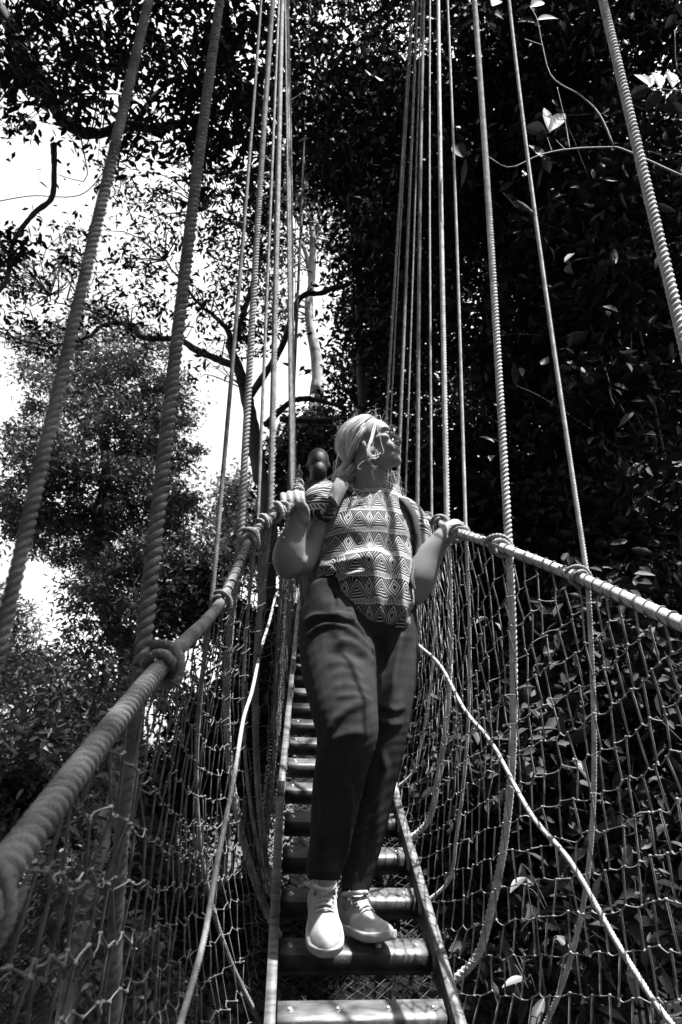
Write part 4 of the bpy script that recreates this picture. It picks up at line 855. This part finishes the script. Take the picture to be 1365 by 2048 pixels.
# ---- shoes
def shoe(ankle, toe_dir, up, L=.245, wd=.043):
    d = toe_dir/np.linalg.norm(toe_dir); up = up - d*(up @ d); up /= np.linalg.norm(up); sd_ = np.cross(d, up)
    hl = ankle - d*.062 - up*.085                              # heel on the ground line
    ts = [0, .04, .14, .30, .45, .60, .75, .88, .96, 1.0]; ww = [.45, .72, .80, .78, .82, .96, 1.0, .88, .58, .25]; hh = [.052, .080, .098, .102, .088, .066, .053, .045, .036, .024]
    t = np.linspace(0, 1, 34); w_ = np.interp(t, ts, ww)*wd; h_ = np.interp(t, ts, hh); spring = .012*np.clip((t-.7)/.3, 0, 1)**2
    a = np.linspace(-.15, math.pi+.15, 16); rows = []
    for tt, w1, h1, sp_ in zip(t, w_, h_, spring):
        ce = np.sign(np.cos(a))*np.abs(np.cos(a))**.75; se = np.clip(np.sin(a), 0, 1)**.8
        tp = 1 - .42*np.clip(se, 0, 1)*(1 if .1 < tt < .55 else .55)
        rows.append(hl + d*(tt*L) + up*(sp_ + .016) + sd_*(ce*w1*tp)[:, None] + up*(se*(h1-.016))[:, None])
    mbu = MB(); mbu.grid(np.array(rows), True, True); up_me = fuse(mbu, .004, 4)
    sh = add_mesh(up_me, 'shoe', M['shoe'], woman)
    ms = MB(); rows = []
    for tt, w1, sp_ in zip(t, w_, spring):
        pr = [(-1.0, 0), (-1.10, .006), (-1.10, .020), (-1.04, .024), (1.04, .024), (1.10, .020), (1.10, .006), (1.0, 0)]
        rows.append([hl + d*((tt*1.03-.015)*L) + up*(sp_ + b) + sd_*(a_*(w1+.001)) for a_, b in pr])
    ms.grid(np.array(rows), True, True); so_ = child(ms, 'sole', M['sole'], sh, True)
    ml_ = MB()
    def top(tt, x): return hl + d*(tt*L) + up*(np.interp(tt, ts, hh) + .005 - abs(x)*.5) + sd_*x
    for k in range(6):
        tt = .36 + k*.045
        tube(ml_, spline([top(tt, -.024), top(tt + .012, -.008) + up*.004, top(tt + .012, .008) + up*.004, top(tt, .024)], 12), .0024, 5)
    for s in (-1, 1):
        tube(ml_, spline([top(.34, s*.004) + up*.004, top(.33, s*.022) + up*.014, top(.40, s*.036) + up*.008, top(.38, s*.018) + up*.010, top(.35, 0) + up*.006], 18), .0021, 5)
        tube(ml_, spline([top(.34, s*.004) + up*.004, top(.38, s*.026) + up*.014, top(.46, s*.034) + up*.004], 12), .0019, 5)
    child(ml_, 'laces', M['lace'], sh)
    mt = MB(); tg = [top(.30, 0) + up*.022 - d*.012, top(.34, 0) + up*.006, top(.45, 0), top(.56, 0) - up*.004]
    P = spline(tg, 10); mt.grid(np.stack([P - sd_*.020 - up*.004, P - sd_*.011 + up*.002, P + up*.003, P + sd_*.011 + up*.002, P + sd_*.020 - up*.004], 1)); child(mt, 'tongue', M['shoe'], sh)
    mc = MB(); ca = np.linspace(0, 2*math.pi, 24); rim = [hl + d*(.075 + .042*math.cos(x)) + sd_*.030*math.sin(x) + up*(.100 + .008*math.cos(x)) for x in ca]; tube(mc, rim, .0062, 7); child(mc, 'collar', M['sole'], sh)
    return sh
shoe(Wy(648, 1768, 2.165), V(.02, -.84, -.50), V(0, -.3, 1), .238, .046)
an = Wy(704, 1812, 2.25); an[2] = Wy(715, 1876, 2.19)[2] + .088
shoe(an, V(.50, -.86, -.02), V(0, 0, 1), .24, .043)

# ---- backpack and its straps
pk = empty('backpack', Wy(720, 1240, 2.60)); tag(pk, 'dark backpack worn on the back of the woman with a padded grey shoulder strap', 'backpack')
bb = MB(); limb_loft(bb, [(728, 1000, 2.56, 60, .75), (722, 1050, 2.60, 92, .75), (716, 1120, 2.62, 108, .75), (712, 1190, 2.60, 106, .75), (714, 1235, 2.56, 84, .75)], 24); add_mesh(fuse(bb, .008, 4), 'pack_body', M['pack'], pk)
def band(name, pts, wd, m, th=.006, parent=pk):
    P = spline([Wy(*p[:3]) for p in pts], 28); T = np.gradient(P, axis=0); T /= np.linalg.norm(T, axis=1)[:, None]; nr = np.array([p[3] for p in pts], float); Nn = spline(nr, 28)
    sd_ = np.cross(T, Nn); sd_ /= np.linalg.norm(sd_, axis=1)[:, None]; Nn = np.cross(sd_, T); h = wd/2
    pr = [(-h, 0), (-h*.92, th), (0, th*1.3), (h*.92, th), (h, 0), (h*.9, -th*.6), (-h*.9, -th*.6)]
    mbx = MB(); mbx.grid(np.stack([P + sd_*a_ + Nn*b_ for a_, b_ in pr], 1), True, True); return child(mbx, name, m, parent)
from mathutils.bvhtree import BVHTree
sv_ = getco(shirt.data); bv = BVHTree.FromPolygons([Vector(x) for x in sv_], [list(p.vertices) for p in shirt.data.polygons])
def lay(pts, off=.007):
    """Points of a strap that lies on the shirt: where the line of sight meets the cloth, lifted a little."""
    out = []
    for x, y in pts:
        d = Vector(rayn(x, y)).normalized(); h = bv.ray_cast(Vector((0, 0, 0)), d)
        if h[0] is None: h = bv.find_nearest(d*2.52)
        out.append((np.array(h[0]) + np.array(h[1])*off, np.array(h[1])))
    return out
def band_on(name, pts, wd, m, th=.006, pre=(), off=.007):
    L = lay(pts, off); P0 = [p for p, _ in L]; N0 = [n_ for _, n_ in L]
    for p_, n_ in pre: P0.insert(0, p_); N0.insert(0, np.array(n_, float))
    P = spline(P0, 40); Nn = spline(N0, 40); T = np.gradient(P, axis=0); T /= np.linalg.norm(T, axis=1)[:, None]
    sd_ = np.cross(T, Nn); sd_ /= np.linalg.norm(sd_, axis=1)[:, None]; Nn = np.cross(sd_, T); h = wd/2
    pr = [(-h, 0), (-h*.92, th), (0, th*1.3), (h*.92, th), (h, 0), (h*.9, -th*.6), (-h*.9, -th*.6)]
    mbx = MB(); mbx.grid(np.stack([P + sd_*a_ + Nn*b_ for a_, b_ in pr], 1), True, True); return child(mbx, name, m, pk)
l0 = lay([(682, 966)], .012)[0][0]
band_on('shoulder_strap', [(680, 972), (672, 984), (665, 998), (661, 1006)], .056, M['pad'], .010, [(l0 + V(.004, .03, .016), (0, -.3, 1)), (l0 + V(.012, .12, -.01), (0, .6, .8)), (l0 + V(.02, .17, -.10), (0, 1, .1))], .012)
band_on('webbing', [(663, 1000), (657, 1020), (651, 1045), (646, 1075), (641, 1105), (634, 1140)], .028, M['strap'], .003)
bk = MB(); ctr = lay([(656, 1024)], .012)[0][0]; t_ = Wy(653, 1036, 2.262) - Wy(659, 1008, 2.262); t_ /= np.linalg.norm(t_); nrm = V(-.3, -1, .2)/np.linalg.norm(V(-.3, -1, .2)); s__ = np.cross(t_, nrm); s__ /= np.linalg.norm(s__)
for k in (-1, 0, 1): bk.box(ctr + t_*k*.016, (s__, t_, nrm), (.021, .0028, .004))
for k in (-1, 1): bk.box(ctr + s__*k*.020, (s__, t_, nrm), (.0028, .0185, .0042))
child(bk, 'buckle', mat('buckle_plastic', .06, .1, .25, 40, spec=.6), pk, False)
r0 = lay([(806, 1006)], .010)[0][0]
band_on('shoulder_strap', [(808, 1010), (818, 1026), (825, 1046), (828, 1070), (829, 1094), (828, 1112)], .042, M['pack'], .008, [(r0 + V(-.004, .03, .012), (0, -.3, 1)), (r0 + V(-.008, .12, -.02), (0, .6, .8))], .010)
band_on('webbing', [(828, 1096), (826, 1120), (822, 1145), (821, 1165), (824, 1180)], .020, M['strap'], .003, (), .010)

# ---- the second person, far up the walkway, mostly hidden
b2 = MB(); q0 = (637, 928, 4.1)
def P2(dx, dy, dY=0): return Wy(q0[0] + dx, q0[1] + dy, q0[2] + dY)
blob(b2, P2(0, 0), (.070, .088, .098)); blob(b2, P2(1, 15, -.03), (.054, .066, .074)); blob(b2, P2(2, 10, -.085), (.010, .014, .014))
for s in (-1, 1): blob(b2, P2(s*22, 4, 0), (.010, .016, .026))
limb_loft(b2, [(637, 940, 4.1, 16, 1), (637, 962, 4.12, 20, 1), (638, 990, 4.13, 44, .7)]); limb_loft(b2, [(600, 1000, 4.12, 14, 1), (590, 1060, 4.05, 12, 1), (605, 1110, 3.95, 10, 1), (622, 1130, 3.85, 11, 1)]); limb_loft(b2, [(678, 1000, 4.12, 14, 1), (688, 1060, 4.05, 12, 1), (676, 1110, 3.95, 10, 1)])
limb_loft(b2, [(638, 990, 4.13, 38, .7), (638, 1130, 4.1, 34, .7)])
for s in (-1, 1): limb_loft(b2, [(638+s*18, 1120, 4.1, 20, 1), (638+s*18, 1210, 4.05, 15, 1), (638+s*18, 1300, 4.1, 11, 1), (638+s*18, 1312, 4.0, 12, .8)])
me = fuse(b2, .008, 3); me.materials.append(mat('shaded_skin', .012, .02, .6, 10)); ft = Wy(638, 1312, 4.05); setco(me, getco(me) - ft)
p2 = bpy.data.objects.new('person', me); col.objects.link(p2); p2.location = ft; tag(p2, 'second person in dark clothes, head half hidden behind the fair hair of the woman', 'person')
c2 = MB(); limb_loft(c2, [(638, 985, 4.13, 44, .75), (638, 1050, 4.12, 44, .8), (638, 1140, 4.1, 40, .85)]); limb_loft(c2, [(606, 992, 4.12, 18, 1), (594, 1040, 4.06, 16, 1)]); limb_loft(c2, [(672, 992, 4.12, 18, 1), (684, 1040, 4.06, 16, 1)]); add_mesh(fuse(c2, .009, 3), 'shirt', M['pack'], p2)
c2 = MB()
for s in (-1, 1): limb_loft(c2, [(638+s*18, 1115, 4.1, 25, 1), (638+s*18, 1210, 4.05, 19, 1), (638+s*18, 1295, 4.1, 14, 1)])
add_mesh(fuse(c2, .009, 3), 'trousers', M['pack'], p2)
c2 = MB(); blob(c2, P2(0, -6, .014), (.0735, .090, .088)); c2_ = add_mesh(fuse(c2, .007, 2), 'cap', M['pack'], p2)
